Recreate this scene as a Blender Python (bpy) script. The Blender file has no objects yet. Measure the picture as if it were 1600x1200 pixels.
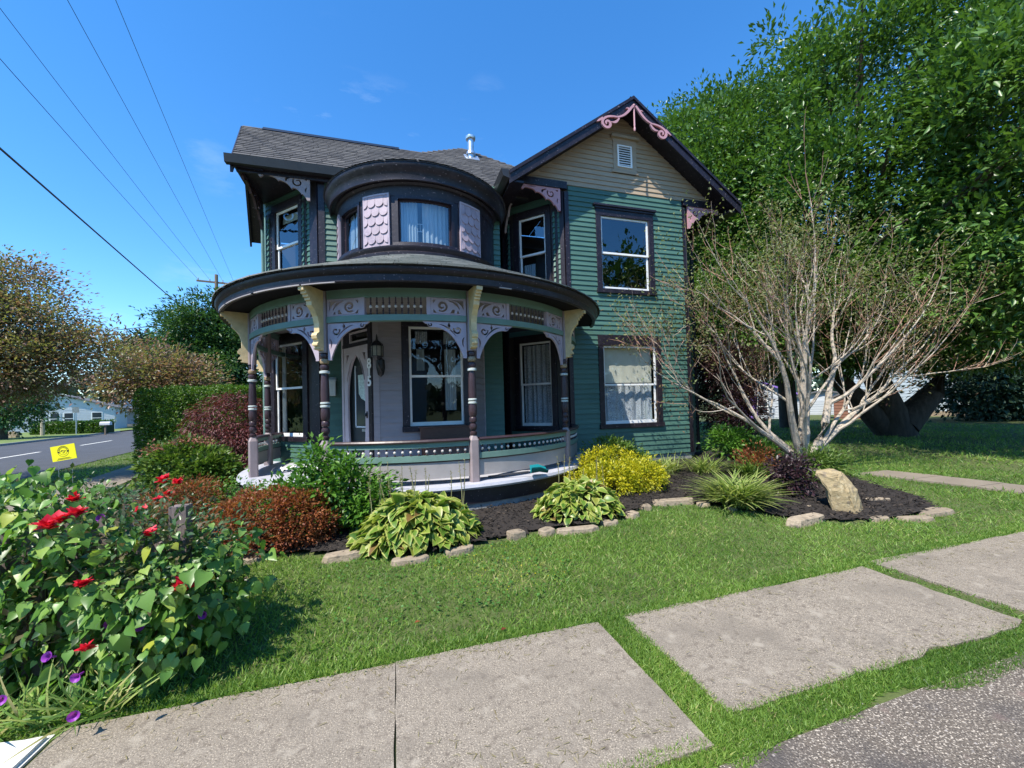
import bpy, math, random
import numpy as np
from mathutils import Vector, Matrix
rng = np.random.default_rng(11); random.seed(11)
SC = bpy.context.scene
COL = SC.collection
rad = math.radians
# ------------------------------------------------------------------ camera, sky, sun, exposure
CAM_H = 1.65
def camera():
    cd = bpy.data.cameras.new('camera'); co = bpy.data.objects.new('camera', cd); COL.objects.link(co)
    cd.sensor_width = 36.0; cd.lens = 620/1600*36; cd.shift_y = 0.0125; cd.clip_start = .05; cd.clip_end = 2000
    yaw, pit, rol = rad(16.3), rad(1.3), rad(1.55)
    f = Vector((math.sin(yaw)*math.cos(pit), math.cos(yaw)*math.cos(pit), math.sin(pit)))
    r = Vector((math.cos(yaw), -math.sin(yaw), 0)); u = r.cross(f)
    r2 = r*math.cos(rol)-u*math.sin(rol); u2 = u*math.cos(rol)+r*math.sin(rol)
    co.matrix_world = Matrix(((r2.x, u2.x, -f.x, 0), (r2.y, u2.y, -f.y, 0), (r2.z, u2.z, -f.z, CAM_H), (0, 0, 0, 1)))
    SC.camera = co
camera()
SUN_TRAVEL = Vector((.58, .45, -1.10)).normalized()
to_sun = -SUN_TRAVEL
SUN_EL = math.asin(to_sun.z); SUN_AZ = math.atan2(to_sun.x, to_sun.y)
W = bpy.data.worlds.new('World'); SC.world = W; W.use_nodes = True
def world():
    nt = W.node_tree; nt.nodes.clear(); N = nt.nodes.new; L = nt.links.new
    sky = N('ShaderNodeTexSky'); sky.sky_type = 'NISHITA'; sky.sun_disc = False
    sky.sun_elevation = SUN_EL; sky.sun_rotation = SUN_AZ
    sky.air_density = 1.04; sky.dust_density = .0; sky.ozone_density = 6.0; sky.altitude = 200
    hs = N('ShaderNodeHueSaturation'); hs.inputs['Saturation'].default_value = 1.22; hs.inputs['Value'].default_value = 1.0
    L(sky.outputs[0], hs.inputs['Color'])
    # thin cirrus
    tc = N('ShaderNodeTexCoord'); mp = N('ShaderNodeMapping'); mp.inputs['Scale'].default_value = (2.2, 5.5, 9.0); mp.inputs['Rotation'].default_value = (0, .25, .5)
    nz = N('ShaderNodeTexNoise'); nz.inputs['Scale'].default_value = 2.3; nz.inputs['Detail'].default_value = 9; nz.inputs['Roughness'].default_value = .62
    nz2 = N('ShaderNodeTexNoise'); nz2.inputs['Scale'].default_value = 2.6; nz2.inputs['Detail'].default_value = 2
    r1 = N('ShaderNodeMapRange'); r1.inputs[1].default_value = .52; r1.inputs[2].default_value = .80
    r2 = N('ShaderNodeMapRange'); r2.inputs[1].default_value = .52; r2.inputs[2].default_value = .74
    mu = N('ShaderNodeMath'); mu.operation = 'MULTIPLY'; mu2 = N('ShaderNodeMath'); mu2.operation = 'MULTIPLY'; mu2.inputs[1].default_value = .55
    L(tc.outputs['Generated'], mp.inputs[0]); L(mp.outputs[0], nz.inputs[0]); L(tc.outputs['Generated'], nz2.inputs[0])
    L(nz.outputs[0], r1.inputs[0]); L(nz2.outputs[0], r2.inputs[0]); L(r1.outputs[0], mu.inputs[0]); L(r2.outputs[0], mu.inputs[1]); L(mu.outputs[0], mu2.inputs[0])
    mx = N('ShaderNodeMix'); mx.data_type = 'RGBA'; mx.inputs[7].default_value = (4.0, 4.6, 5.2, 1)
    L(mu2.outputs[0], mx.inputs[0]); L(hs.outputs[0], mx.inputs[6])
    bg = N('ShaderNodeBackground'); bg.inputs[1].default_value = .15
    out = N('ShaderNodeOutputWorld'); L(mx.outputs[2], bg.inputs[0]); L(bg.outputs[0], out.inputs[0])
world()
sd = bpy.data.lights.new('sun', 'SUN'); sd.energy = 4.05; sd.angle = rad(.53); sd.color = (1, .94, .84)
so = bpy.data.objects.new('sun', sd); COL.objects.link(so); so.rotation_euler = SUN_TRAVEL.to_track_quat('-Z', 'Y').to_euler()
so.location = (-20, -20, 40)
vs = SC.view_settings; vs.view_transform = 'Standard'; vs.look = 'None'; vs.gamma = 1; vs.exposure = 1.03; vs.use_curve_mapping = False

# ------------------------------------------------------------------ materials
def nodes(name):
    m = bpy.data.materials.new(name); m.use_nodes = True; nt = m.node_tree; nt.nodes.clear()
    return m, nt, nt.nodes.new, nt.links.new
def mat(name, base, rough=.55, var=.10, scale=5., bump=.0, bscale=60., spec=.4, metal=0., speck=None, objvar=.0, coords='Object', stretch=None, wear=None):
    m, nt, N, L = nodes(name)
    out = N('ShaderNodeOutputMaterial'); p = N('ShaderNodeBsdfPrincipled'); L(p.outputs[0], out.inputs[0])
    p.inputs['Roughness'].default_value = rough; p.inputs['Metallic'].default_value = metal; p.inputs['Specular IOR Level'].default_value = spec
    g = N('ShaderNodeNewGeometry'); src = g.outputs['Position']
    if stretch:
        mp = N('ShaderNodeMapping'); mp.inputs['Scale'].default_value = stretch; L(src, mp.inputs[0]); src = mp.outputs[0]
    nz = N('ShaderNodeTexNoise'); nz.inputs['Scale'].default_value = scale; nz.inputs['Detail'].default_value = 7; nz.inputs['Roughness'].default_value = .65; L(src, nz.inputs[0])
    mr = N('ShaderNodeMapRange'); mr.inputs[1].default_value = .25; mr.inputs[2].default_value = .75; mr.inputs[3].default_value = 1-var*1.6; mr.inputs[4].default_value = 1+var*1.6; L(nz.outputs[0], mr.inputs[0])
    val = mr.outputs[0]
    if objvar:
        oi = N('ShaderNodeObjectInfo'); m2 = N('ShaderNodeMapRange'); m2.inputs[3].default_value = 1-objvar; m2.inputs[4].default_value = 1+objvar; L(oi.outputs['Random'], m2.inputs[0])
        mm = N('ShaderNodeMath'); mm.operation = 'MULTIPLY'; L(val, mm.inputs[0]); L(m2.outputs[0], mm.inputs[1]); val = mm.outputs[0]
    vm = N('ShaderNodeVectorMath'); vm.operation = 'SCALE'; vm.inputs[0].default_value = base[:3]; L(val, vm.inputs['Scale']); c = vm.outputs[0]
    for sp in (speck or []):
        col, sc, lo, hi = sp
        v = N('ShaderNodeTexNoise'); v.inputs['Scale'].default_value = sc; v.inputs['Detail'].default_value = 2; L(g.outputs['Position'], v.inputs[0])
        r = N('ShaderNodeMapRange'); r.inputs[1].default_value = lo; r.inputs[2].default_value = hi; L(v.outputs[0], r.inputs[0])
        mx = N('ShaderNodeMix'); mx.data_type = 'RGBA'; mx.inputs[7].default_value = (*col, 1); L(r.outputs[0], mx.inputs[0]); L(c, mx.inputs[6]); c = mx.outputs[2]
    L(c, p.inputs['Base Color'])
    if bump:
        b = N('ShaderNodeTexNoise'); b.inputs['Scale'].default_value = bscale; b.inputs['Detail'].default_value = 5; L(src, b.inputs[0])
        bp = N('ShaderNodeBump'); bp.inputs['Strength'].default_value = bump; bp.inputs['Distance'].default_value = .02; L(b.outputs[0], bp.inputs['Height']); L(bp.outputs[0], p.inputs['Normal'])
    return m
def leafmat(name, cols, rough=.42, trans=.32, edge=None, spec=.45, clump=0.):
    """colour from the per-leaf 'tint' attribute; optional pale leaf margin from 'edge'"""
    m, nt, N, L = nodes(name)
    out = N('ShaderNodeOutputMaterial'); p = N('ShaderNodeBsdfPrincipled'); p.inputs['Roughness'].default_value = rough; p.inputs['Specular IOR Level'].default_value = spec
    a = N('ShaderNodeAttribute'); a.attribute_name = 'tint'
    cr = N('ShaderNodeValToRGB'); e = cr.color_ramp.elements
    while len(e) < len(cols): e.new(.5)
    for i, c in enumerate(cols): e[i].position = i/(len(cols)-1) if len(cols) > 1 else 0; e[i].color = (*c, 1)
    L(a.outputs['Fac'], cr.inputs[0]); c = cr.outputs[0]
    if edge:
        a2 = N('ShaderNodeAttribute'); a2.attribute_name = 'edge'
        r = N('ShaderNodeMapRange'); r.inputs[1].default_value = .55; r.inputs[2].default_value = .85; L(a2.outputs['Fac'], r.inputs[0])
        mx = N('ShaderNodeMix'); mx.data_type = 'RGBA'; mx.inputs[7].default_value = (*edge, 1); L(r.outputs[0], mx.inputs[0]); L(c, mx.inputs[6]); c = mx.outputs[2]
    L(c, p.inputs['Base Color'])
    t = N('ShaderNodeBsdfTranslucent')
    g = N('ShaderNodeVectorMath'); g.operation = 'MULTIPLY'; g.inputs[1].default_value = (1.25, 1.35, .7); L(c, g.inputs[0]); L(g.outputs[0], t.inputs[0])
    ms = N('ShaderNodeMixShader'); ms.inputs[0].default_value = trans; L(p.outputs[0], ms.inputs[1]); L(t.outputs[0], ms.inputs[2]); L(ms.outputs[0], out.inputs[0])
    return m
def tintmat(name, cols, rough=.8, bump=0, bscale=80, spec=.3):
    m, nt, N, L = nodes(name)
    out = N('ShaderNodeOutputMaterial'); p = N('ShaderNodeBsdfPrincipled'); p.inputs['Roughness'].default_value = rough; p.inputs['Specular IOR Level'].default_value = spec
    a = N('ShaderNodeAttribute'); a.attribute_name = 'tint'
    cr = N('ShaderNodeValToRGB'); e = cr.color_ramp.elements
    while len(e) < len(cols): e.new(.5)
    for i, c in enumerate(cols): e[i].position = i/(len(cols)-1); e[i].color = (*c, 1)
    L(a.outputs['Fac'], cr.inputs[0])
    g = N('ShaderNodeNewGeometry'); nz = N('ShaderNodeTexNoise'); nz.inputs['Scale'].default_value = bscale; nz.inputs['Detail'].default_value = 4; L(g.outputs['Position'], nz.inputs[0])
    mr = N('ShaderNodeMapRange'); mr.inputs[3].default_value = .65; mr.inputs[4].default_value = 1.35; L(nz.outputs[0], mr.inputs[0])
    vm = N('ShaderNodeVectorMath'); vm.operation = 'SCALE'; L(cr.outputs[0], vm.inputs[0]); L(mr.outputs[0], vm.inputs['Scale'])
    L(vm.outputs[0], p.inputs['Base Color']); L(p.outputs[0], out.inputs[0])
    if bump:
        bp = N('ShaderNodeBump'); bp.inputs['Strength'].default_value = bump; bp.inputs['Distance'].default_value = .01; L(nz.outputs[0], bp.inputs['Height']); L(bp.outputs[0], p.inputs['Normal'])
    return m
def glassmat(name, tint=(.55, .6, .62), refl=.12, rough=.0, ior=1.5):
    m, nt, N, L = nodes(name)
    out = N('ShaderNodeOutputMaterial'); t = N('ShaderNodeBsdfTransparent'); t.inputs[0].default_value = (*tint, 1)
    g = N('ShaderNodeBsdfGlossy'); g.inputs['Roughness'].default_value = rough; g.inputs[0].default_value = (.9, .95, 1, 1)
    lw = N('ShaderNodeLayerWeight'); lw.inputs[0].default_value = .5; pw = N('ShaderNodeMath'); pw.operation = 'POWER'; pw.inputs[1].default_value = 4.5; L(lw.outputs['Facing'], pw.inputs[0]); f = N('ShaderNodeMath'); f.operation = 'MULTIPLY_ADD'; f.inputs[1].default_value = .92; f.inputs[2].default_value = ((ior-1)/(ior+1))**2*1.6; L(pw.outputs[0], f.inputs[0])
    nz = N('ShaderNodeTexNoise'); nz.inputs['Scale'].default_value = 3.0; ge = N('ShaderNodeNewGeometry'); L(ge.outputs['Position'], nz.inputs[0])
    bp = N('ShaderNodeBump'); bp.inputs['Strength'].default_value = .05; bp.inputs['Distance'].default_value = .05; L(nz.outputs[0], bp.inputs['Height']); L(bp.outputs[0], g.inputs['Normal'])
    ad = N('ShaderNodeMath'); ad.operation = 'ADD'; ad.use_clamp = True; ad.inputs[1].default_value = refl; L(f.outputs[0], ad.inputs[0])
    ms = N('ShaderNodeMixShader'); L(ad.outputs[0], ms.inputs[0]); L(t.outputs[0], ms.inputs[1]); L(g.outputs[0], ms.inputs[2]); L(ms.outputs[0], out.inputs[0])
    return m
def lacemat(name, col=(.75, .78, .8), hole=.48, scale=55.):
    m, nt, N, L = nodes(name)
    out = N('ShaderNodeOutputMaterial'); d = N('ShaderNodeBsdfDiffuse'); d.inputs[0].default_value = (*col, 1); t = N('ShaderNodeBsdfTransparent')
    g = N('ShaderNodeNewGeometry'); v = N('ShaderNodeTexNoise'); v.inputs['Scale'].default_value = scale; v.inputs['Detail'].default_value = 1; L(g.outputs['Position'], v.inputs[0])
    v2 = N('ShaderNodeTexVoronoi'); v2.inputs['Scale'].default_value = 7; L(g.outputs['Position'], v2.inputs[0])
    a = N('ShaderNodeMath'); a.operation = 'MULTIPLY_ADD'; a.inputs[1].default_value = -.06; L(v2.outputs[0], a.inputs[0]); L(v.outputs[0], a.inputs[2])
    r = N('ShaderNodeMapRange'); r.inputs[1].default_value = hole-.22; r.inputs[2].default_value = hole+.08; L(a.outputs[0], r.inputs[0])
    ms = N('ShaderNodeMixShader'); L(r.outputs[0], ms.inputs[0]); L(t.outputs[0], ms.inputs[1]); L(d.outputs[0], ms.inputs[2]); L(ms.outputs[0], out.inputs[0])
    return m
GREEN = mat('green_siding', (.062, .138, .108), .5, .10, 3, .12, 30, objvar=.10, stretch=(1, 1, 6))
GREEN_TRIM = mat('green_trim', (.135, .225, .185), .5, .08, 4)
BEIGE = mat('beige_siding', (.36, .275, .185), .55, .08, 3, .1, 30, objvar=.07, stretch=(1, 1, 6))
PURPLE = mat('aubergine_trim', (.0125, .0085, .0135), .42, .25, 4, .12, 18, speck=[((.16, .13, .14), 30, .675, .70), ((.024, .018, .024), 7, .5, .75)], objvar=.15)
PURPLE2 = mat('plum_post', (.045, .026, .030), .36, .18, 6, .05, 30)
LAV = mat('lavender_trim', (.40, .335, .385), .5, .08, 5)
PINK = mat('pink_fretwork', (.47, .25, .275), .5, .1, 5)
PINKSCALE = mat('pink_shingle', (.355, .285, .325), .6, .1, 6, .1, 60, objvar=.10)
TAUPE = mat('taupe_post', (.275, .222, .22), .5, .1, 6)
GREYSIDE = mat('grey_siding', (.27, .24, .245), .55, .07, 3, .1, 30, objvar=.06, stretch=(1, 1, 6))
CREAM = mat('cream_corbel', (.60, .47, .25), .5, .14, 9, .05, 40)
WHITE = mat('white_sash', (.80, .80, .78), .35, .05, 5)
BLIND = mat('cream_blind', (.62, .60, .47), .8, .05, 5)
PANEL = mat('grey_rail_panel', (.31, .285, .27), .55, .08, 3)
DECK = mat('white_deck', (.44, .44, .48), .45, .08, 5, .1, 50, speck=[((.25, .24, .23), 45, .68, .75)])
STONEF = mat('foundation', (.23, .23, .22), .85, .2, 6, .5, 20)
METAL = mat('flue_metal', (.62, .66, .70), .32, .12, 9, metal=.85)
BLACK = mat('black_metal', (.012, .012, .014), .35, .2, 9)
DARKROOM = mat('interior', (.05, .045, .04), .9, .1, 2)
BALL = mat('pale_bead', (.62, .55, .50), .45, .12, 30)
RING = mat('pale_ring', (.46, .50, .47), .4, .1, 20)
GOLD = mat('bronze_bead', (.30, .21, .12), .35, .1, 20)
SCREEN = mat('door_frame_grey', (.42, .36, .37), .5, .08, 6)
WOODB = mat('brown_wood', (.10, .045, .03), .45, .25, 6, stretch=(2, 2, 20))
GLASS = glassmat('window_glass', (.86, .88, .9), .0, ior=1.45)
GLASS_UP = glassmat('upper_glass', (.70, .77, .82), .07, ior=1.5)
LACE = lacemat('lace_curtain', (.62, .66, .68), .47, 95.)
GREYCURT = mat('grey_curtain', (.46, .52, .53), .9, .12, 3, stretch=(14, 14, 1))
SHINGLE = tintmat('roof_shingle', [(.055, .055, .058), (.078, .076, .077), (.108, .104, .101)], .9, .4, 140)
SHINGLE_OLD = tintmat('weathered_shingle', [(.10, .11, .10), (.16, .17, .155), (.24, .24, .22)], .9, .4, 120)
ROOFBASE = mat('roof_base', (.05, .05, .055), .9, .2, 8)
GUTTER = mat('dark_gutter', (.02, .021, .023), .4, .15, 6)
CONC = mat('concrete', (.215, .182, .142), .85, .10, 2.2, .35, 90, speck=[((.44, .375, .285), 140, .54, .67), ((.075, .062, .048), 110, .57, .72), ((.135, .11, .085), 22, .55, .75), ((.165, .14, .11), 2.3, .5, .8), ((.30, .26, .205), 8, .60, .74)])
CONC2 = mat('pale_concrete', (.205, .17, .13), .85, .12, 2.2, .35, 90, speck=[((.2, .185, .16), 110, .6, .75)])
WHITEPAINT = mat('white_paint_concrete', (.62, .61, .585), .6, .06, 8, .3, 60, speck=[((.35, .33, .3), 22, .66, .76)])
ASPH = mat('asphalt', (.060, .062, .068), .85, .15, 1.2, .3, 100, speck=[((.13, .13, .13), 60, .6, .8)])
ASPH_AGG = mat('chip_asphalt', (.140, .115, .090), .9, .15, 3, .8, 90, speck=[((.52, .45, .36), 100, .56, .63), ((.055, .045, .036), 115, .56, .68), ((.20, .145, .12), 6, .62, .75), ((.075, .066, .062), 2.2, .5, .75)])
LINE = mat('road_paint', (.72, .70, .62), .7, .1, 10)
SOIL = mat('soil', (.024, .019, .016), .95, .3, 8, .8, 60)
TURF = mat('turf', (.075, .098, .026), .95, .28, 3.5, .6, 60, speck=[((.10, .10, .04), 9, .55, .8)])
ROCK = mat('sandstone', (.32, .25, .14), .9, .22, 7, .8, 22, speck=[((.20, .16, .11), 11, .58, .70), ((.42, .35, .22), 20, .58, .72)])
EDGE = mat('edging_stone', (.28, .225, .16), .9, .2, 9, .6, 30, speck=[((.14, .115, .09), 14, .56, .72)], objvar=.18)
BARK = mat('bark', (.075, .058, .045), .95, .3, 9, .9, 30, stretch=(1, 1, .3))
BARK_PALE = mat('pale_bark', (.40, .34, .27), .85, .22, 8, .5, 40, speck=[((.20, .19, .13), 12, .55, .72)])
TWIG = mat('twig', (.40, .31, .235), .8, .25, 5)
TWIG_RED = mat('red_twig', (.37, .205, .145), .8, .25, 5)
STEM = mat('stem', (.10, .085, .04), .8, .2, 12)
FENCEWOOD = mat('weathered_picket', (.17, .135, .125), .85, .2, 7, .3, 40, stretch=(1, 1, .2))
YELLOW = mat('yellow_plastic', (.78, .72, .015), .4, .03, 5)
SIGNINK = mat('black_ink', (.03, .03, .02), .5, .05, 5)
TEAL = mat('teal_plastic', (.008, .16, .17), .25, .06, 8)
HANDLE = mat('dark_handle', (.03, .03, .035), .4, .1, 8)
WIRE = mat('cable', (.012, .012, .014), .6, .1, 5)
POLEWOOD = mat('pole_wood', (.16, .125, .09), .9, .2, 10)
FARWHITE = mat('far_white_siding', (.48, .51, .54), .6, .05, 2)
FARBLUE = mat('pale_blue_siding', (.42, .50, .55), .6, .05, 2)
FARROOF = mat('far_roof', (.12, .12, .125), .9, .15, 2)
FARGLASS = mat('far_glass', (.03, .04, .05), .12, .1, 2)
VIOLET = mat('violet_paint', (.24, .14, .50), .6, .05, 3)
BRICKM = mat('brown_shed', (.23, .11, .075), .8, .1, 3)
# foliage
L_MAG = leafmat('magnolia_leaf', [(.030, .078, .013), (.074, .160, .027), (.150, .262, .054)], .38, .26, spec=.55)
L_CRAB = leafmat('crabapple_leaf', [(.15, .080, .070), (.27, .150, .120), (.17, .19, .060), (.31, .27, .15)], .4, .4)
L_TREE = leafmat('linden_leaf', [(.022, .065, .020), (.05, .12, .035), (.09, .18, .055)], .4, .28)
L_CON = leafmat('far_conifer', [(.02, .05, .03), (.04, .085, .045)], .6, .1)
L_HEDGE = leafmat('hedge_leaf', [(.028, .075, .008), (.07, .15, .014), (.14, .24, .025)], .4, .3)
L_RED = leafmat('red_maple_leaf', [(.055, .014, .018), (.13, .032, .036), (.20, .055, .05)], .5, .3)
L_JM = leafmat('dying_maple_leaf', [(.10, .045, .04), (.17, .11, .06), (.15, .19, .06), (.21, .23, .10)], .55, .35)
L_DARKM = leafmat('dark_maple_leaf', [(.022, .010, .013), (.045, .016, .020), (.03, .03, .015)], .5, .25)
L_SPI = leafmat('spirea_leaf', [(.14, .030, .018), (.26, .070, .028), (.31, .115, .04), (.17, .12, .035)], .5, .35)
L_HYD = leafmat('hydrangea_leaf', [(.04, .09, .015), (.085, .16, .025), (.19, .25, .05)], .45, .3)
L_HYDR = leafmat('hydrangea_bloom', [(.22, .075, .055), (.33, .15, .10)], .7, .3)
L_SHRUB = leafmat('porch_shrub_leaf', [(.035, .10, .014), (.08, .20, .025), (.17, .33, .05)], .42, .35)
L_HOSTA = leafmat('hosta_leaf', [(.060, .145, .020), (.13, .23, .03), (.25, .32, .05), (.19, .10, .04)], .38, .3, edge=(.40, .42, .11))
L_GOLD = leafmat('golden_leaf', [(.16, .22, .012), (.42, .40, .015), (.66, .56, .02)], .45, .35)
L_LILY = leafmat('lily_leaf', [(.13, .20, .04), (.24, .32, .08), (.42, .43, .17)], .45, .35)
L_VINE = leafmat('morning_glory_leaf', [(.050, .130, .018), (.115, .250, .040), (.22, .38, .085), (.40, .44, .06)], .38, .38)
L_ROSE = leafmat('rose_leaf', [(.034, .078, .028), (.062, .13, .042), (.14, .10, .052)], .35, .25)
L_PURP = leafmat('purple_plant_leaf', [(.02, .012, .018), (.05, .022, .032), (.07, .06, .05)], .4, .2)
L_BLOOM = leafmat('red_rose_petal', [(.52, .008, .025), (.75, .02, .06)], .5, .3)
L_PETAL = leafmat('violet_petal', [(.22, .03, .38), (.40, .06, .50)], .5, .35)
L_DRY = leafmat('dry_stem', [(.19, .15, .06), (.28, .25, .12)], .7, .2)
L_GRASS = leafmat('grass_blade', [(.066, .148, .022), (.155, .272, .044), (.265, .395, .080), (.48, .42, .19)], .5, .4)
L_WEED = leafmat('clover_leaf', [(.05, .14, .025), (.09, .23, .04)], .5, .3)
MULCH = tintmat('mulch_chip', [(.012, .010, .009), (.028, .022, .018), (.075, .058, .045)], .95, .4, 120)
# ------------------------------------------------------------------ mesh helpers
def setprops(o, label=None, cat=None, group=None, kind=None):
    if label: o['label'] = label
    if cat: o['category'] = cat
    if group: o['group'] = group
    if kind: o['kind'] = kind
    return o
def thing(name, label, cat, loc=(0, 0, 0), group=None):
    o = bpy.data.objects.new(name, None); COL.objects.link(o); o.location = loc; o.empty_display_size = .2
    return setprops(o, label, cat, group)
def link(me, name, m, parent=None, loc=None):
    if m is not None:
        for mm in (m if isinstance(m, (list, tuple)) else [m]): me.materials.append(mm)
    o = bpy.data.objects.new(name, me); COL.objects.link(o)
    if parent is not None:
        o.parent = parent
        w = Vector((0, 0, 0)); q = parent
        while q is not None: w += Vector(q.location); q = q.parent
        o.location = -w           # meshes are written in world metres
    if loc is not None: o.location = loc
    return o
def fastmesh(name, V, F, smooth=False, attrs=None):
    V = np.asarray(V, np.float32); F = np.asarray(F, np.int32); k = F.shape[1]
    me = bpy.data.meshes.new(name); me.vertices.add(len(V)); me.vertices.foreach_set('co', V.ravel())
    me.loops.add(F.size); me.loops.foreach_set('vertex_index', F.ravel())
    me.polygons.add(len(F)); me.polygons.foreach_set('loop_start', np.arange(0, F.size, k, dtype=np.int32))
    me.update(calc_edges=True)
    if smooth: me.polygons.foreach_set('use_smooth', np.ones(len(F), bool))
    for n, a in (attrs or {}).items():
        at = me.attributes.new(n, 'FLOAT', 'POINT'); at.data.foreach_set('value', np.asarray(a, np.float32))
    return me
class MB:
    def __init__(s): s.v = []; s.f = []; s.t = []
    def add(s, V, F, t=0.):
        o = len(s.v); s.v += [tuple(p) for p in V]; s.f += [tuple(i+o for i in f) for f in F]; s.t += [t]*len(V); return s
    def hexa(s, P, t=0.):           # 8 corners: bottom ring 0-3, top ring 4-7
        return s.add(P, [(0, 3, 2, 1), (4, 5, 6, 7), (0, 1, 5, 4), (1, 2, 6, 5), (2, 3, 7, 6), (3, 0, 4, 7)], t)
    def box(s, x0, x1, y0, y1, z0, z1, t=0.):
        return s.hexa([(x0, y0, z0), (x1, y0, z0), (x1, y1, z0), (x0, y1, z0), (x0, y0, z1), (x1, y0, z1), (x1, y1, z1), (x0, y1, z1)], t)
    def obox(s, c, ax, ay, az, t=0.):   # centre + three half-vectors
        c, ax, ay, az = map(Vector, (c, ax, ay, az))
        return s.hexa([c-ax-ay-az, c+ax-ay-az, c+ax+ay-az, c-ax+ay-az, c-ax-ay+az, c+ax-ay+az, c+ax+ay+az, c-ax+ay+az], t)
    def prism(s, ring0, ring1):
        n = len(ring0); F = [tuple(range(n-1, -1, -1)), tuple(range(n, 2*n))]
        F += [(i, (i+1) % n, n+(i+1) % n, n+i) for i in range(n)]
        return s.add(list(ring0)+list(ring1), F)
    def lathe(s, prof, c, n=16):        # profile [(r, z)], closed ends
        V = []; F = []
        for r, z in prof:
            for i in range(n): a = 2*math.pi*i/n; V.append((c[0]+r*math.cos(a), c[1]+r*math.sin(a), c[2]+z))
        for j in range(len(prof)-1):
            for i in range(n): F.append((j*n+i, j*n+(i+1) % n, (j+1)*n+(i+1) % n, (j+1)*n+i))
        F.append(tuple(range(n-1, -1, -1))); F.append(tuple(range((len(prof)-1)*n, len(prof)*n)))
        return s.add(V, F)
    def arc(s, prof, C, a0, a1, n, cap=True):   # closed profile [(R, z)] swept round C from a0 to a1 (degrees, 0 = front)
        V = []; F = []; m = len(prof)
        for i in range(n+1):
            a = rad(a0+(a1-a0)*i/n)
            for R, z in prof: V.append((C[0]+R*math.sin(a), C[1]-R*math.cos(a), z))
        for i in range(n):
            for j in range(m): F.append((i*m+j, i*m+(j+1) % m, (i+1)*m+(j+1) % m, (i+1)*m+j))
        if cap: F.append(tuple(range(m-1, -1, -1))); F.append(tuple(range(n*m, n*m+m)))
        return s.add(V, F)
    def tube(s, pts, radii, n=6, cap=True):
        pts = [Vector(p) for p in pts]; V = []; F = []
        for k, p in enumerate(pts):
            d = (pts[min(k+1, len(pts)-1)]-pts[max(k-1, 0)]).normalized()
            a = d.cross(Vector((0, 0, 1)) if abs(d.z) < .9 else Vector((1, 0, 0))).normalized(); b = d.cross(a)
            r = radii[k] if hasattr(radii, '__len__') else radii
            for i in range(n): t = 2*math.pi*i/n; V.append(p+a*(r*math.cos(t))+b*(r*math.sin(t)))
        for k in range(len(pts)-1):
            for i in range(n): F.append((k*n+i, k*n+(i+1) % n, (k+1)*n+(i+1) % n, (k+1)*n+i))
        if cap: F.append(tuple(range(n-1, -1, -1))); F.append(tuple(range((len(pts)-1)*n, len(pts)*n)))
        return s.add(V, F)
    def build(s, name, m, parent=None, smooth=False, kind=None, label=None, bevel=0):
        me = bpy.data.meshes.new(name); me.from_pydata(s.v, [], s.f); me.update()
        if any(s.t):
            at = me.attributes.new('tint', 'FLOAT', 'POINT'); at.data.foreach_set('value', np.array(s.t, np.float32))
        import bmesh
        b = bmesh.new(); b.from_mesh(me); bmesh.ops.recalc_face_normals(b, faces=b.faces)
        if bevel: bmesh.ops.bevel(b, geom=[e for e in b.edges if e.is_manifold and e.calc_face_angle(0) > .6], offset=bevel, segments=1, affect='EDGES')
        b.to_mesh(me); b.free()
        if smooth:
            me.polygons.foreach_set('use_smooth', np.ones(len(me.polygons), bool))
            try: me.set_sharp_from_angle(angle=rad(38))
            except Exception: pass
        o = link(me, name, m, parent); setprops(o, label, None, None, kind); return o
def stroke(pts, w):
    """closed outline of a thick curve; w number or list"""
    P = np.array(pts, float); n = len(P); d = np.gradient(P, axis=0); d /= np.linalg.norm(d, axis=1)[:, None]+1e-9
    q = np.c_[-d[:, 1], d[:, 0]]; ww = np.full(n, w) if np.isscalar(w) else np.interp(np.linspace(0, 1, n), np.linspace(0, 1, len(w)), w)
    return np.r_[P+q*ww[:, None]/2, (P-q*ww[:, None]/2)[::-1]]
def spiral(cx, cy, r0, r1, a0, turns, n=26):
    t = np.linspace(0, 1, n); a = rad(a0)+t*turns*2*math.pi; r = r0+(r1-r0)*t
    return np.c_[cx+r*np.cos(a), cy+r*np.sin(a)]
def bez(*P, n=16):
    P = [np.array(p, float) for p in P]; t = np.linspace(0, 1, n)[:, None]
    if len(P) == 3: return (1-t)**2*P[0]+2*t*(1-t)*P[1]+t**2*P[2]
    return (1-t)**3*P[0]+3*t*(1-t)**2*P[1]+3*t*t*(1-t)*P[2]+t**3*P[3]
def fret(loops, depth):
    """filled outlines (holes by overlap) -> verts, faces; built flat in x,y with thickness in z"""
    cu = bpy.data.curves.new('fret', 'CURVE'); cu.dimensions = '2D'; cu.fill_mode = 'BOTH'; cu.extrude = depth/2
    for lp in loops:
        sp = cu.splines.new('POLY'); sp.points.add(len(lp)-1)
        for i, p in enumerate(lp): sp.points[i].co = (p[0], p[1], 0, 1)
        sp.use_cyclic_u = True
    ob = bpy.data.objects.new('fret', cu); me = bpy.data.meshes.new_from_object(ob)
    V = [tuple(v.co) for v in me.vertices]; F = [tuple(p.vertices) for p in me.polygons]
    bpy.data.objects.remove(ob); bpy.data.curves.remove(cu); bpy.data.meshes.remove(me)
    return V, F
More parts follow.
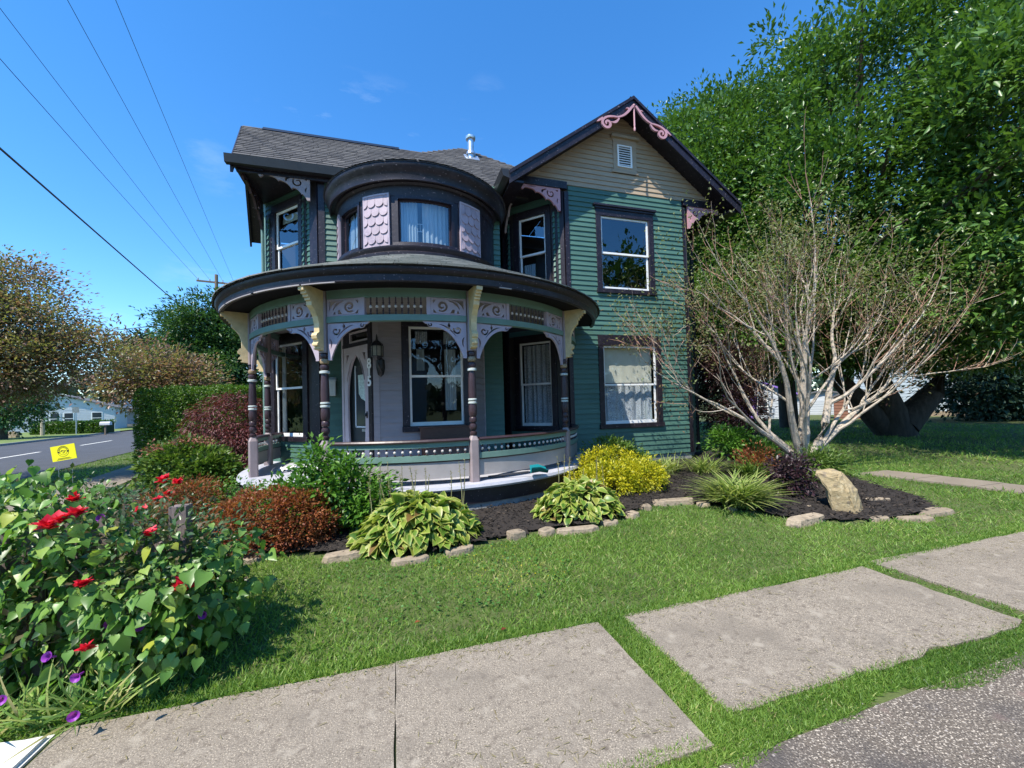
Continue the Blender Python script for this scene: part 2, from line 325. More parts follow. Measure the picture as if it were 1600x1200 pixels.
def textmesh(txt, size, depth):
    cu = bpy.data.curves.new('t', 'FONT'); cu.body = txt; cu.size = size; cu.extrude = depth/2; cu.offset = .006; cu.align_x = 'CENTER'; cu.align_y = 'CENTER'
    ob = bpy.data.objects.new('t', cu); me = bpy.data.meshes.new_from_object(ob)
    V = [tuple(v.co) for v in me.vertices]; F = [tuple(p.vertices) for p in me.polygons]
    bpy.data.objects.remove(ob); bpy.data.curves.remove(cu); bpy.data.meshes.remove(me)
    return V, F
def mapped(VF, fn, name, m, parent, **k):
    b = MB(); b.add([fn(*v) for v in VF[0]], VF[1]); return b.build(name, m, parent, **k)
# ------------------------------------------------------------------ foliage helpers
def tpl(rows, fold=.12, curl=-.12, edge=False):
    """leaf template from rows (y, halfwidth): a folded two-sided strip; returns verts, tris, edge flag"""
    V = []; E = []; F = []
    for y, w in rows:
        c = curl*y*y
        V += [(-w, y, c+fold*w*2), (0, y, c), (w, y, c+fold*w*2)]; E += [1, 0, 1]
    for i in range(len(rows)-1):
        a = 3*i; b = a+3
        F += [(a, a+1, b+1), (a, b+1, b), (a+1, a+2, b+2), (a+1, b+2, b+1)]
    return np.array(V, float), np.array(F), np.array(E, float)
def tpl_simple(w=.24, fold=.1):
    V = np.array([(0, 0, 0), (-w, .45, fold), (0, .5, 0), (w, .45, fold), (0, 1, -.08)], float)
    return V, np.array([(0, 2, 1), (0, 3, 2), (1, 2, 4), (2, 3, 4)]), np.array([0, 1, 0, 1, 1.])
T_OVAL = tpl_simple(.25); T_NARROW = tpl_simple(.13); T_ROUND = tpl_simple(.42, .12)
T_DIAMOND = (np.array([(0, 0, 0), (-.27, .5, .06), (.27, .5, .06), (0, 1, 0)], float), np.array([(0, 2, 1), (1, 2, 3)]), np.zeros(4))
T_LEAF2 = (np.array([(0, 0, 0), (-.21, .48, .11), (.21, .48, .11), (0, 1, -.08)], float), np.array([(0, 3, 1), (0, 2, 3)]), np.array([0, 1, 1, 1.]))
T_HOSTA = tpl([(0, .03), (.10, .25), (.32, .41), (.56, .38), (.8, .21), (1, .01)], .20, -.40)
V_, F_, E_ = tpl([(-.06, .03), (-.16, .26), (.06, .46), (.30, .45), (.55, .29), (.8, .12), (1, .01)], .14, -.16); T_HEART = (V_, F_, E_)
T_BLADE = (np.array([(-.045, 0, 0), (.045, 0, 0), (-.034, .5, .0), (.034, .5, .0), (0, 1, -.0)], float), np.array([(0, 1, 3), (0, 3, 2), (2, 3, 4)]), np.zeros(5))
T_LILY = tpl([(0, .016), (.3, .021), (.6, .018), (.85, .011), (1, .002)], .1, -.62)
def unit(v): return v/(np.linalg.norm(v, axis=1, keepdims=True)+1e-9)
def leaves(name, P, fwd, nrm, size, T, m, parent=None, tint=None, kind=None, smooth=False):
    P = np.asarray(P, float); n = len(P); V, F, E = T
    f = unit(np.asarray(fwd, float)); x = unit(np.cross(f, np.asarray(nrm, float))); z = np.cross(x, f)
    s = (np.full(n, size) if np.isscalar(size) else np.asarray(size))[:, None, None]
    W = P[:, None, :]+s*(V[None, :, 0, None]*x[:, None, :]+V[None, :, 1, None]*f[:, None, :]+V[None, :, 2, None]*z[:, None, :])
    FF = (F[None]+(np.arange(n)*len(V))[:, None, None]).reshape(-1, 3)
    t = rng.random(n) if tint is None else np.clip(tint, 0, 1)
    me = fastmesh(name, W.reshape(-1, 3), FF, smooth, {'tint': np.repeat(t, len(V)), 'edge': np.tile(E, n)})
    o = link(me, name, m, parent); setprops(o, None, None, None, kind); return o
def sph(n): return unit(rng.normal(size=(n, 3)))
def clump_pts(ells, nclump, per, spread, shell=(.55, 1.0), zmin=None, keep=None, sup=None):
    """leaf positions in clumps spread through ellipsoids; returns points, outward dirs, clump tint"""
    C = []; O = []
    vol = np.array([e[1][0]*e[1][1]+e[1][1]*e[1][2] for e in ells]); cnt = np.maximum(1, (nclump*vol/vol.sum()).astype(int))
    for (c, r), k in zip(ells, cnt):
        d = sph(k); rr = rng.uniform(shell[0], shell[1], (k, 1)); C.append(np.array(c)+d*rr*np.array(r)); O.append(unit(d/np.array(r)))
    C = np.concatenate(C); O = np.concatenate(O)
    if sup:      # boughs: several leaf clumps gathered round each centre
        k, rr = sup; j = np.repeat(np.arange(len(C)), k); C = C[j]+rng.normal(size=(len(j), 3))*np.array([1, 1, .55])*rr*rng.uniform(.6, 1.3, len(C))[j][:, None]; O = O[j]
    if zmin is not None: ok = C[:, 2] > zmin; C = C[ok]; O = O[ok]
    if keep is not None: ok = keep(C); C = C[ok]; O = O[ok]
    ct = rng.random(len(C)); cs = rng.uniform(.6, 1.35, len(C))
    i = np.repeat(np.arange(len(C)), per); n = len(i)
    off = rng.normal(size=(n, 3))*np.array([1, 1, .75])*spread*cs[i][:, None]
    P = C[i]+off; D = unit(O[i]*.6+unit(off)*.8+rng.normal(size=(n, 3))*.25)
    return P, D, ct[i], C
def upnrm(D, k=.8): return unit(np.tile([0, 0, 1.], (len(D), 1))*k+D*.4+rng.normal(size=D.shape)*.45)
def bush(name, label, cat, base, ells, nclump, per, spread, size, T, m, stem=STEM, nst=7, group=None, shell=(.5, 1), droop=.0, part='foliage', tintmix=.5, zmin=None, keep=None):
    o = thing(name, label, cat, base, group)
    P, D, ct, C = clump_pts(ells, nclump, per, spread, shell, zmin if zmin is not None else base[2]+.03, keep)
    P[:, 2] = np.maximum(P[:, 2], base[2]+.015)
    D[:, 2] -= droop
    s = size*rng.uniform(.65, 1.25, len(P))
    leaves(part, P, D, upnrm(D), s, T, m, o, tint=ct*tintmix+rng.random(len(P))*(1-tintmix))
    b = MB(); pick = C[rng.choice(len(C), min(nst, len(C)), replace=False)]
    for q in pick:
        p0 = Vector(base)+Vector(rng.normal(size=3)*[.06, .06, 0]); mid = p0.lerp(Vector(q), .5)+Vector((rng.normal()*.05, rng.normal()*.05, .05))
        b.tube([p0, mid, q], [.012, .009, .004], 5)
    b.build('stem', stem, o)
    return o
def sm(a, b, x):
    t = np.clip((np.asarray(x, float)-a)/(b-a), 0, 1); return t*t*(3-2*t)
def ground(x, y):
    x = np.asarray(x, float); y = np.asarray(y, float)
    g = .17*sm(2.8, 6.0, y)+.06*sm(6.0, 8.2, y)
    return g*sm(-7.0, -3.2, x)
def gz(x, y): return float(ground(x, y))
# ------------------------------------------------------------------ the setting
U = np.array([-.2201, .9755]); NN = np.array([-.9755, -.2201]); S0 = np.array([-10.1, 15.1])   # side street: direction, away from house, near edge
def st(s, n): p = S0+U*s+NN*n; return (float(p[0]), float(p[1]))
def setting():
    xs = np.unique(np.r_[np.linspace(-500, -60, 12), np.linspace(-60, -12, 20), np.linspace(-12, 20, 129), np.linspace(20, 60, 20), np.linspace(60, 500, 12)])
    ys = np.unique(np.r_[np.linspace(-300, -20, 8), np.linspace(-20, 0, 12), np.linspace(0, 14, 57), np.linspace(14, 60, 24), np.linspace(60, 700, 14)])
    X, Y = np.meshgrid(xs, ys); Z = ground(X, Y)-.02
    Z += .008*np.sin(X*2.1+Y*1.3)*np.sin(Y*2.7)*(Y > 3)*(Y < 14)
    n = len(xs); V = np.c_[X.ravel(), Y.ravel(), Z.ravel()]
    i = (np.arange(len(ys)-1)[:, None]*n+np.arange(n-1)).ravel(); F = np.c_[i, i+1, i+n+1, i+n]
    o = link(fastmesh('ground', V, F, True), 'ground', TURF); setprops(o, kind='structure')
    # side street with kerbs, dashes
    b = MB(); P = [st(-60, 0), st(-60, 9.4), st(40, 9.4), st(40, 0)]
    for q in P: pass
    b.add([(p[0], p[1], .0) for p in P], [(0, 1, 2, 3)])
    P = [st(40, 0), st(40, 9.4), (-50, 110), (-36, 112)]; b.add([(p[0], p[1], .0) for p in P], [(0, 1, 2, 3)])
    road = b.build('side_street', ASPH); setprops(road, kind='structure')
    d0 = (np.array([-16.31, 22.51])-S0)@U
    for k in range(-3, 5):
        b = MB(); s = d0-1.6+k*8.9; b.add([(*st(s, 4.33), .005), (*st(s, 4.47), .005), (*st(s+4.6, 4.47), .005), (*st(s+4.6, 4.33), .005)], [(0, 1, 2, 3)]); b.build('lane_dash', LINE, road)
    b = MB()
    for s in range(-60, 40, 4): b.hexa([(*st(s, 9.4), -.02), (*st(s, 9.58), -.02), (*st(s+3.98, 9.58), -.02), (*st(s+3.98, 9.4), -.02), (*st(s, 9.4), .13), (*st(s, 9.58), .13), (*st(s+3.98, 9.58), .13), (*st(s+3.98, 9.4), .13)])
    k = b.build('far_kerb', STONEF); setprops(k, kind='structure')
    b = MB(); P = [st(-60, 9.58), st(-60, 120), st(60, 160), st(60, 9.58)]; b.add([(p[0], p[1], .11) for p in P], [(0, 1, 2, 3)])
    o = b.build('far_lawn', mat('far_turf', (.13, .18, .045), .95, .2, .8, .3, 20)); setprops(o, kind='structure')
    # side-street footpath slabs
    root = MB(); root.hexa([(*st(-26, -2.9), -.05), (*st(-26, -1.85), -.05), (*st(30, -1.85), -.05), (*st(30, -2.9), -.05), (*st(-26, -2.9), .006), (*st(-26, -1.85), .006), (*st(30, -1.85), .006), (*st(30, -2.9), .006)])
    w = root.build('side_footpath', CONC2); setprops(w, kind='structure')
    for s in np.arange(-12, 24, 1.5):
        b = MB(); b.hexa([(*st(s, -2.92), 0), (*st(s, -1.83), 0), (*st(s+1.48, -1.83), 0), (*st(s+1.48, -2.92), 0), (*st(s, -2.92), .03), (*st(s, -1.83), .03), (*st(s+1.48, -1.83), .03), (*st(s+1.48, -2.92), .03)]); b.build('slab', CONC2, w)
    # front street, chip surface
    b = MB(); nx = 90; x = np.linspace(-60, 70, nx); e = 1.56+.05*np.sin(x*3.1)+.03*np.sin(x*7.7)-.04*sm(1.5, 4, x)+.02*rng.normal(size=nx)
    V = [(float(a), float(c), -.012) for a, c in zip(x, e)]+[(float(a), -12., -.012) for a in x]
    b.add(V, [(i, i+1, nx+i+1, nx+i) for i in range(nx-1)]); o = b.build('front_street', ASPH_AGG); setprops(o, kind='structure')
    # front sidewalk: separate slabs with worn uneven edges
    sw = MB(); sw.box(-1.73, 14, 1.8, 2.6, -.09, -.035); sw = sw.build('front_sidewalk', SOIL); setprops(sw, kind='structure')
    def slab(x0, x1, y0, y1, z, m, tiltx=0., name='slab', parent=sw, wob=.011, cut=None):
        ring = []
        def side(ax, ay, bx, by, k):
            for i in range(k):
                t = i/k; ring.append((ax+(bx-ax)*t+rng.normal()*wob, ay+(by-ay)*t+rng.normal()*wob))
        side(x0, y0, x1, y0, 16); side(x1, y0, x1, y1, 8); side(x1, y1, x0, y1, 16); side(x0, y1, x0, y0, 8)
        zz = lambda p: z+tiltx*(p[0]-(x0+x1)/2)
        b = MB(); b.prism([(p[0], p[1], zz(p)-.08) for p in ring], [(p[0], p[1], zz(p)) for p in ring])
        return b.build(name, m, parent)
    slab(-1.72, -.041, 1.40, 2.74, .0, CONC, wob=.002)
    slab(-.033, 1.43, 1.60, 2.75, .001, CONC, wob=.003)
    slab(1.66, 4.32, 1.74, 2.78, -.004, CONC, .003)
    slab(4.52, 7.42, 1.72, 2.86, .0, CONC, .001)
    slab(7.52, 10.4, 1.7, 2.9, .0, CONC); slab(10.5, 13.5, 1.7, 2.92, .0, CONC)
    wp = MB(); wp.box(-6, -1.75, 1.35, 2.72, -.1, -.006); wp = wp.build('white_apron', WHITEPAINT); setprops(wp, kind='structure')
    slab(-3.6, -1.76, 1.4, 2.70, .012, WHITEPAINT, name='slab', parent=wp, wob=.01)
    # walk on the right, from the front sidewalk towards the side of the house
    pth = MB(); pth.hexa([(10.05, 3.0, -.06), (10.7, 3.0, -.06), (9.2, 5.45, -.06), (8.65, 5.45, -.06), (10.05, 3.0, -.01), (10.7, 3.0, -.01), (9.2, 5.45, .02), (8.65, 5.45, .02)]); pth = pth.build('side_path', SOIL); setprops(pth, kind='structure')
    for k in range(4):
        y0 = 2.98+k*.64; y1 = y0+.625; f = lambda y: 10.02-.583*(y-2.98)
        c = [(f(y0)+rng.normal()*.02, y0), (f(y0)+.80+rng.normal()*.02, y0), (f(y1)+.78, y1), (f(y1), y1)]
        b = MB(); b.prism([(x, y, gz(x, y)-.06) for x, y in c], [(x, y, gz(x, y)+.014) for x, y in c]); b.build('slab', CONC2, pth)
setting()
BED = [(-3.3, 6.2), (-2.6, 5.35), (-2.1, 4.97), (-1.68, 4.8), (-1.36, 4.86), (-.9, 4.72), (-.48, 4.6), (.24, 4.32), (.97, 4.47), (1.73, 4.6), (2.39, 4.55), (3.0, 4.72), (3.5, 5.0), (3.9, 5.1), (4.33, 4.85), (4.79, 4.28), (5.02, 3.95), (5.59, 3.68), (6.34, 3.64), (7.30, 3.68), (7.72, 4.12), (7.85, 4.78), (8.25, 5.5), (9.0, 7), (8.4, 9.0), (3.5, 9.0), (-3.2, 9.6), (-4.4, 10.6), (-5.4, 10.2), (-4.6, 7.8)]
def inpoly(x, y, poly):
    x = np.asarray(x); y = np.asarray(y); c = np.zeros(x.shape, bool); n = len(poly)
    for i in range(n):
        x0, y0 = poly[i]; x1, y1 = poly[(i+1) % n]
        if y0 == y1: continue
        k = ((y0 > y) != (y1 > y)) & (x < (x1-x0)*(y-y0)/(y1-y0)+x0); c ^= k
    return c
def bed():
    step = .09; xs = np.arange(-5.6, 9.3, step); ys = np.arange(3.4, 10.8, step); X, Y = np.meshgrid(xs, ys)
    ins = inpoly(X, Y, BED); 
    Z = ground(X, Y)+.028+.018*np.sin(X*3.3)*np.cos(Y*2.9)+rng.normal(size=X.shape)*.006
    n = len(xs); idx = np.arange(X.size).reshape(X.shape); m = ins[:-1, :-1] & ins[1:, :-1] & ins[:-1, 1:] & ins[1:, 1:]
    F = np.stack([idx[:-1, :-1][m], idx[:-1, 1:][m], idx[1:, 1:][m], idx[1:, :-1][m]], 1)
    o = link(fastmesh('mulch_bed', np.c_[X.ravel(), Y.ravel(), Z.ravel()], F, True), 'mulch_bed', SOIL); setprops(o, kind='structure')
    N = 26000; x = rng.uniform(-3.6, 8.8, N); y = rng.uniform(3.5, 7.6, N); k = inpoly(x, y, BED); x = x[k]; y = y[k]; n = len(x)
    P = np.c_[x, y, ground(x, y)+.036+rng.random(n)*.022+.018*np.sin(x*3.3)*np.cos(y*2.9)]
    D = sph(n)*[1, 1, .35]; N_ = sph(n)+[0, 0, 1.2]
    T = (np.array([(-.16, 0, 0), (.16, 0, .03), (.12, 1, 0), (-.13, .95, -.03), (0, .5, .16)], float), np.array([(0, 1, 4), (1, 2, 4), (2, 3, 4), (3, 0, 4)]), np.zeros(5))
    o = leaves('mulch_chips', P, D, N_, rng.uniform(.015, .055, n), T, MULCH, tint=rng.random(n)**2.2); setprops(o, 'loose dark bark mulch chips covering the flower bed', 'mulch', kind='stuff')
bed()
def stones():
    spots = [(-2.0, 4.95, .16, .09, .10), (-1.6, 4.78, .34, .12, .06), (-.56, 4.58, .30, .10, .09), (.1, 4.30, .28, .09, .05), (.62, 4.36, .24, .08, .07), (1.34, 4.58, .17, .12, .10), (1.72, 4.55, .15, .10, .09), (2.12, 4.50, .38, .09, .07), (2.62, 4.62, .18, .09, .05), (3.05, 4.76, .14, .10, .09), (3.42, 5.0, .12, .12, .07), (3.95, 5.06, .46, .12, .10), (4.30, 4.86, .14, .08, .06), (4.56, 4.58, .10, .06, .05), (5.08, 3.92, .46, .10, .12), (6.05, 3.70, .22, .08, .05), (6.5, 3.57, .34, .10, .05), (7.1, 3.66, .40, .14, .05), (4.1, 5.7, .26, .13, .03), (3.6, 5.75, .22, .10, .04), (5.7, 4.35, .12, .08, .04), (5.95, 4.15, .14, .06, .04), (6.95, 4.25, .30, .08, .06)]
    names = ['blocky tan edging stone half hidden by the rose vines', 'long tan edging stone under the larger russet spirea', 'rectangular pinkish edging stone left of the large hosta', 'flat edging stone under the front of the large hosta', 'flat edging stone at the right foot of the large hosta', 'triangular tan edging stone in the gap right of the large hosta', 'wedge shaped stone left of the long edging stone below the smaller hosta', 'long pale edging stone below the smaller hosta', 'small pale stone at the right foot of the smaller hosta', 'squat block of edging stone right of the smaller hosta', 'rounded grey edging stone below the golden shrub', 'long weathered grey edging slab between golden shrub and striped grass', 'small tan stone at the left edge of the striped grass', 'tiny tan stone just in front of the striped grass', 'long pale split edging stone in front of the purple plant', 'low tan stone at the foot of the standing rock', 'flat mossy stone right of the standing rock', 'flat stone at the far right tip of the mulch bed', 'flat pale stepping stone in the mulch right of the golden shrub', 'small pale stone at the right foot of the golden shrub', 'small pale stone in the mulch behind the standing rock', 'small pale chip of stone left of the standing rock', 'low flat stones edging the bed behind the standing rock']
    for (x, y, lx, ly, h), nm in zip(spots, names):
        a = rng.uniform(-.35, .35); ring = []; k = 9
        for i in range(k):
            t = 2*math.pi*i/k; sx = abs(math.cos(t))**.55*math.copysign(1, math.cos(t)); sy = abs(math.sin(t))**.55*math.copysign(1, math.sin(t))
            px = sx*lx*.72*rng.uniform(.85, 1.1); py = sy*ly*.8*rng.uniform(.85, 1.12); ring.append((px*math.cos(a)-py*math.sin(a), px*math.sin(a)+py*math.cos(a)))
        z = gz(x, y)
        b = MB(); b.prism([(x+p[0]*1.05, y+p[1]*1.05, z-.04) for p in ring], [(x+p[0]*.93, y+p[1]*.9, z+h*.62*rng.uniform(.75, 1.1)) for p in ring])
        o = b.build('edging_stone', EDGE, bevel=.008); setprops(o, nm, 'stone', 'stones edging the mulch bed')
    # standing rock
    z = gz(6, 4.05); b = MB()
    base = [(5.76, 4.06), (5.94, 3.86), (6.22, 3.95), (6.22, 4.12), (5.94, 4.20)]; top = [(5.66, 4.22), (5.80, 4.02), (6.00, 4.06), (6.00, 4.24), (5.80, 4.30)]
    mid = [((p[0]+q[0])/2+rng.normal()*.015-.02, (p[1]+q[1])/2+rng.normal()*.02-.03) for p, q in zip(base, top)]
    n = 5; V = [(p[0], p[1], z-.05) for p in base]+[(p[0], p[1], z+.3) for p in mid]+[(p[0], p[1], z+.50+dz) for p, dz in zip(top, (.02, .0, .03, .07, .06))]
    F = [tuple(range(4, -1, -1)), tuple(range(10, 15))]+[(j*n+i, j*n+(i+1) % n, (j+1)*n+(i+1) % n, (j+1)*n+i) for j in range(2) for i in range(n)]
    b.add(V, F); o = b.build('standing_rock', ROCK, bevel=.02)
    import bmesh
    bm = bmesh.new(); bm.from_mesh(o.data); bmesh.ops.triangulate(bm, faces=bm.faces); bmesh.ops.subdivide_edges(bm, edges=bm.edges, cuts=3, use_grid_fill=True)
    for v in bm.verts: v.co += Vector(rng.normal(size=3)*.006)
    bm.to_mesh(o.data); bm.free()
    setprops(o, 'tall tan sandstone block standing upright and leaning in the mulch', 'rock')
stones()
# ------------------------------------------------------------------ the house
HB = (.65, 8.9, gz(.65, 8.9))
H = thing('victorian_house', 'green and purple two storey wooden house with round porch, turret and front gable', 'house', HB)
C = (.65, 8.9)                 # centre of porch and turret
ZD = .57; RP = 3.22
POSTS = [-97, -68, -30, 7.5, 45]
def pol(a, R, z=0.): a = rad(a); return Vector((C[0]+R*math.sin(a), C[1]-R*math.cos(a), z))
SINK = None
class Wall:
    """vertical plane from A to B (left to right seen from outside)"""
    def __init__(s, A, B):
        s.A = Vector((*A, 0)); d = Vector((*B, 0))-s.A; s.L = d.length; s.t = d/s.L; s.n = Vector((s.t.y, -s.t.x, 0))
    def p(s, u, z, d=0.): return s.A+s.t*u+s.n*d+Vector((0, 0, z))
    def bx(s, b, u0, u1, z0, z1, d0, d1, t=0.):
        p = s.p; b.hexa([p(u0, z0, d1), p(u1, z0, d1), p(u1, z0, d0), p(u0, z0, d0), p(u0, z1, d1), p(u1, z1, d1), p(u1, z1, d0), p(u0, z1, d0)], t); return b
    def sheath(s, z0, z1, opens, m=DARKROOM, ext=(0, 0)):
        us = sorted({-ext[0], s.L+ext[1], *[o[0] for o in opens], *[o[1] for o in opens]}); b = MB()
        for a, c in zip(us, us[1:]):
            cuts = sorted([(o[2], o[3]) for o in opens if o[0] <= a+1e-6 and o[1] >= c-1e-6]); z = z0
            for q0, q1 in cuts:
                if q0 > z: s.bx(b, a, c, z, q0, -.10, -.002)
                z = max(z, q1)
            if z < z1: s.bx(b, a, c, z, z1, -.10, -.002)
        return b.build('wall', m, H)
    def boards(s, z0, z1, opens, m, e=.112, u0=0., u1=None, clip=None, joined=None, splits=True):
        u1 = s.L if u1 is None else u1; z = z0; sink = joined
        while z < z1-.02:
            zt = min(z+e, z1); seg = [(u0, u1)]
            for o in opens:
                if o[2] < (z+zt)/2 < o[3]:
                    seg = [q for a, c in seg for q in ((a, min(c, o[0])), (max(a, o[1]), c)) if q[1]-q[0] > .03]
            for a, c in seg:
                parts = [(a, c)]
                if splits and c-a > 2.2 and random.random() < .5:
                    j = random.uniform(a+.6, c-.6); parts = [(a, j-.001), (j+.001, c)]
                for a_, c_ in parts:
                    al, ar, bl, br = a_, c_, a_, c_
                    if clip:
                        l0, r0 = clip(z); l1, r1 = clip(zt); al, ar, bl, br = max(a_, l0), min(c_, r0), max(a_, l1), min(c_, r1)
                        if ar-al < .02: continue
                        if br < bl: bl = br = (bl+br)/2
                    b = sink or MB(); p = s.p; j = random.uniform(-.002, .002); lo = .031+random.uniform(-.003, .002)
                    b.hexa([p(al, z+j, lo), p(ar, z-j, lo), p(ar, z, 0), p(al, z, 0), p(bl, zt+.004, .009), p(br, zt+.004, .009), p(br, zt+.004, 0), p(bl, zt+.004, 0)])
                    if not sink: b.build('siding_board', m, H)
            z += e
    def window(s, u0, u1, z0, z1, cw=(.12, .12), head=.22, sill=.10, casing=PURPLE, meet=.5, glass=GLASS, cornice=False, curtain=None, sash=.042, strip=None, label=None):
        """casing with two white sashes, panes and what hangs behind them"""
        b = MB()
        s.bx(b, u0-cw[0], u0, z0, z1, -.05, .042); s.bx(b, u1, u1+cw[1], z0, z1, -.05, .042)
        s.bx(b, u0-cw[0], u1+cw[1], z1, z1+head, -.05, .044)
        if cornice: s.bx(b, u0-cw[0]-.06, u1+cw[1]+.06, z1+head, z1+head+.05, -.02, .10); s.bx(b, u0-cw[0]-.03, u1+cw[1]+.03, z1+head-.05, z1+head-.002, .046, .07)
        s.bx(b, u0-cw[0]-.02, u1+cw[1]+.02, z0-sill, z0, -.05, .075)
        w = b.build('window', casing, H, bevel=.004, label=label)
        zm = z0+(z1-z0)*meet
        for k, (a, c, d) in enumerate(((z0, zm+.02, -.030), (zm-.02, z1, -.004))):
            b = MB(); bot = sash*1.7 if k == 0 else sash
            s.bx(b, u0, u0+sash, a, c, d-.026, d); s.bx(b, u1-sash, u1, a, c, d-.026, d)
            s.bx(b, u0+sash, u1-sash, a, a+bot, d-.026, d); s.bx(b, u0+sash, u1-sash, c-sash, c, d-.026, d)
            b.build('sash', WHITE, w)
            b = MB(); p = s.p; e = d-.014; b.add([p(u0+sash, a+bot, e), p(u1-sash, a+bot, e), p(u1-sash, c-sash, e), p(u0+sash, c-sash, e)], [(0, 1, 2, 3)]); b.build('pane', glass, w)
        for cu in (curtain or []):
            kind, ca, cb, cz0, cz1 = cu; b = MB(); n = 24; p = s.p; V = []
            for i in range(n+1):
                u = ca+(cb-ca)*i/n; fold = (.03 if kind != 'blind' else .006)*math.sin(i*1.5+ca*7+.6*math.sin(i*.7))
                V += [p(u, cz0, -.14+fold), p(u, cz1, -.14+fold*.5)]
            b.add(V, [(2*i, 2*i+2, 2*i+3, 2*i+1) for i in range(n)])
            b.build({'blind': 'blind', 'lace': 'lace_curtain', 'cloth': 'curtain'}[kind], {'blind': BLIND, 'lace': LACE, 'cloth': GREYCURT}[kind], w, smooth=True)
        return w
ZT = 6.42
# plan
A0, A1, A2, A3 = (-3.36, 12.8), (-2.75, 10.1), (-1.45, 8.8), (-.90, 8.8)
D1, D2, D3, D4 = (-.96, 8.25), (-.38, 7.4), (1.40, 7.4), (1.75, 8.05)
B1, B2, B3, B4 = (2.57, 9.23), (3.7, 8.1), (6.9, 8.1), (7.98, 9.18)
def corner(pt, z0, z1, w1, w2, wl1, wl2, m=PURPLE):
    b = MB()
    if wl1: wl1.bx(b, wl1.L-w1, wl1.L+.0, z0, z1, .0, .040)
    if wl2: wl2.bx(b, -.0, w2, z0, z1, .0, .042)
    b.build('corner_board', m, H)
def house_walls():
    global SINK; SINK = MB()      # siding on the barely seen sides, past the 300 boards built singly
    # front gable wing -------------------------------------------------
    wf = Wall(B2, B3); X0 = 3.7
    wl = (4.56-X0, 5.96-X0, 1.17, 2.97); wu = (4.60-X0, 5.87-X0, 4.28, 5.98)
    wf.sheath(.40, 6.6, [wl, wu])
    cl = lambda w, h: (w[0]-.12, w[1]+.12, w[2]-.10, w[3]+h)
    wf.boards(.42, 6.58, [cl(wl, .26), cl(wu, .26)], GREEN, u0=.10, u1=wf.L-.06)
    wf.window(*wl, cw=(.13, .13), head=.24, cornice=False, glass=GLASS, curtain=[('blind', wl[0]+.03, wl[1]-.03, 2.12, 2.95), ('lace', wl[0]+.03, wl[1]-.03, 1.2, 2.05), ('cloth', wl[1]-.24, wl[1]-.04, 1.2, 2.05), ('cloth', wl[0]+.04, wl[0]+.15, 1.2, 2.05)], label='window with cream blind over lace curtain')
    wf.window(*wu, cw=(.13, .13), head=.20, cornice=True, glass=GLASS_UP, meet=.5)
    # gable
    XR = 5.26; ZR = 8.40; SL = .713
    clip = lambda z: (XR-X0-(ZR-z)/SL+.02, XR-X0+(ZR-z)/SL-.02)
    vent = (4.98-X0, 5.60-X0, 7.06, 7.92)
    b = MB(); b.prism([(2.5, 8.11, 6.45), (8.02, 8.11, 6.45), (XR, 8.11, 8.42)], [(2.5, 8.19, 6.45), (8.02, 8.19, 6.45), (XR, 8.19, 8.42)]); b.build('gable_wall', DARKROOM, H)
    wf.boards(6.585, 8.36, [vent], BEIGE, u0=-1.2, u1=4.4, clip=clip, splits=False)
    b = MB(); wf.bx(b, *vent[:2], vent[2], vent[3], 0, .035); wf.bx(b, vent[0]-.05, vent[1]+.05, vent[2]-.02, vent[2]+.04, .036, .05); wf.bx(b, vent[0]-.06, vent[1]+.06, vent[3]-.06, vent[3], .036, .09); b.build('vent_surround', BEIGE, H)
    v = MB(); wf.bx(v, 5.08-X0, 5.12-X0, 7.18, 7.70, .036, .06); wf.bx(v, 5.43-X0, 5.47-X0, 7.18, 7.70, .036, .06); wf.bx(v, 5.12-X0, 5.43-X0, 7.18, 7.21, .036, .06); wf.bx(v, 5.12-X0, 5.43-X0, 7.67, 7.70, .036, .06); v = v.build('gable_vent', WHITE, H)
    bk = MB(); wf.bx(bk, 5.12-X0, 5.43-X0, 7.21, 7.67, .0352, .0372); bk.build('vent_backing', BLACK, v)
    for k in range(8):
        z = 7.225+k*.056; p = wf.p; q = MB(); q.hexa([p(5.12-X0, z, .06), p(5.43-X0, z, .06), p(5.43-X0, z-.002, .054), p(5.12-X0, z-.002, .054), p(5.12-X0, z+.03, .044), p(5.43-X0, z+.03, .044), p(5.43-X0, z+.026, .040), p(5.12-X0, z+.026, .040)]); q.build('louvre_slat', WHITE, v)
    # left cut corner of the wing
    wc = Wall(B1, B2); lo = (.39, 1.19, 1.17, 3.11); up = (.46, 1.14, 4.30, 6.05)
    wc.sheath(.4, 6.45, [lo, up])
    for w, g in ((lo, GLASS), (up, GLASS_UP)):
        wc.window(*w, cw=(.15, .13), head=.17, casing=PURPLE, glass=g, curtain=[('lace', w[0]+.04, w[1]-.04, w[2]+.05, w[3]-.05)] if w is lo else [('cloth', w[0]+.04, w[0]+.35, w[2], 5.0)])
    wc.boards(.57, 6.44, [(-1, .12, 0, 9), (1.5, 3, 0, 9), (-1, 9, 3.35, 4.15), cl2(lo), cl2(up)], GREEN, e=.118, u0=.10, u1=1.50)
    # right cut corner and side
    wr = Wall(B3, B4); wr.sheath(.4, 6.45, []); wr.boards(.42, 6.44, [], GREEN, joined=SINK, u0=.1, u1=wr.L-.05)
    ws = Wall(B4, (7.98, 14)); ws.sheath(.3, 6.5, []); ws.boards(.42, 6.44, [], GREEN, joined=SINK)
    b = MB(); b.box(7.95, 8.04, 9.1, 9.2, .3, 6.4); b.build('corner_board', PURPLE, H)
    # back and hidden sides
    Wall((7.98, 14), A0).sheath(.3, 6.5, [])
    Wall((A0[0], 14), A0).sheath(.3, 6.5, [])
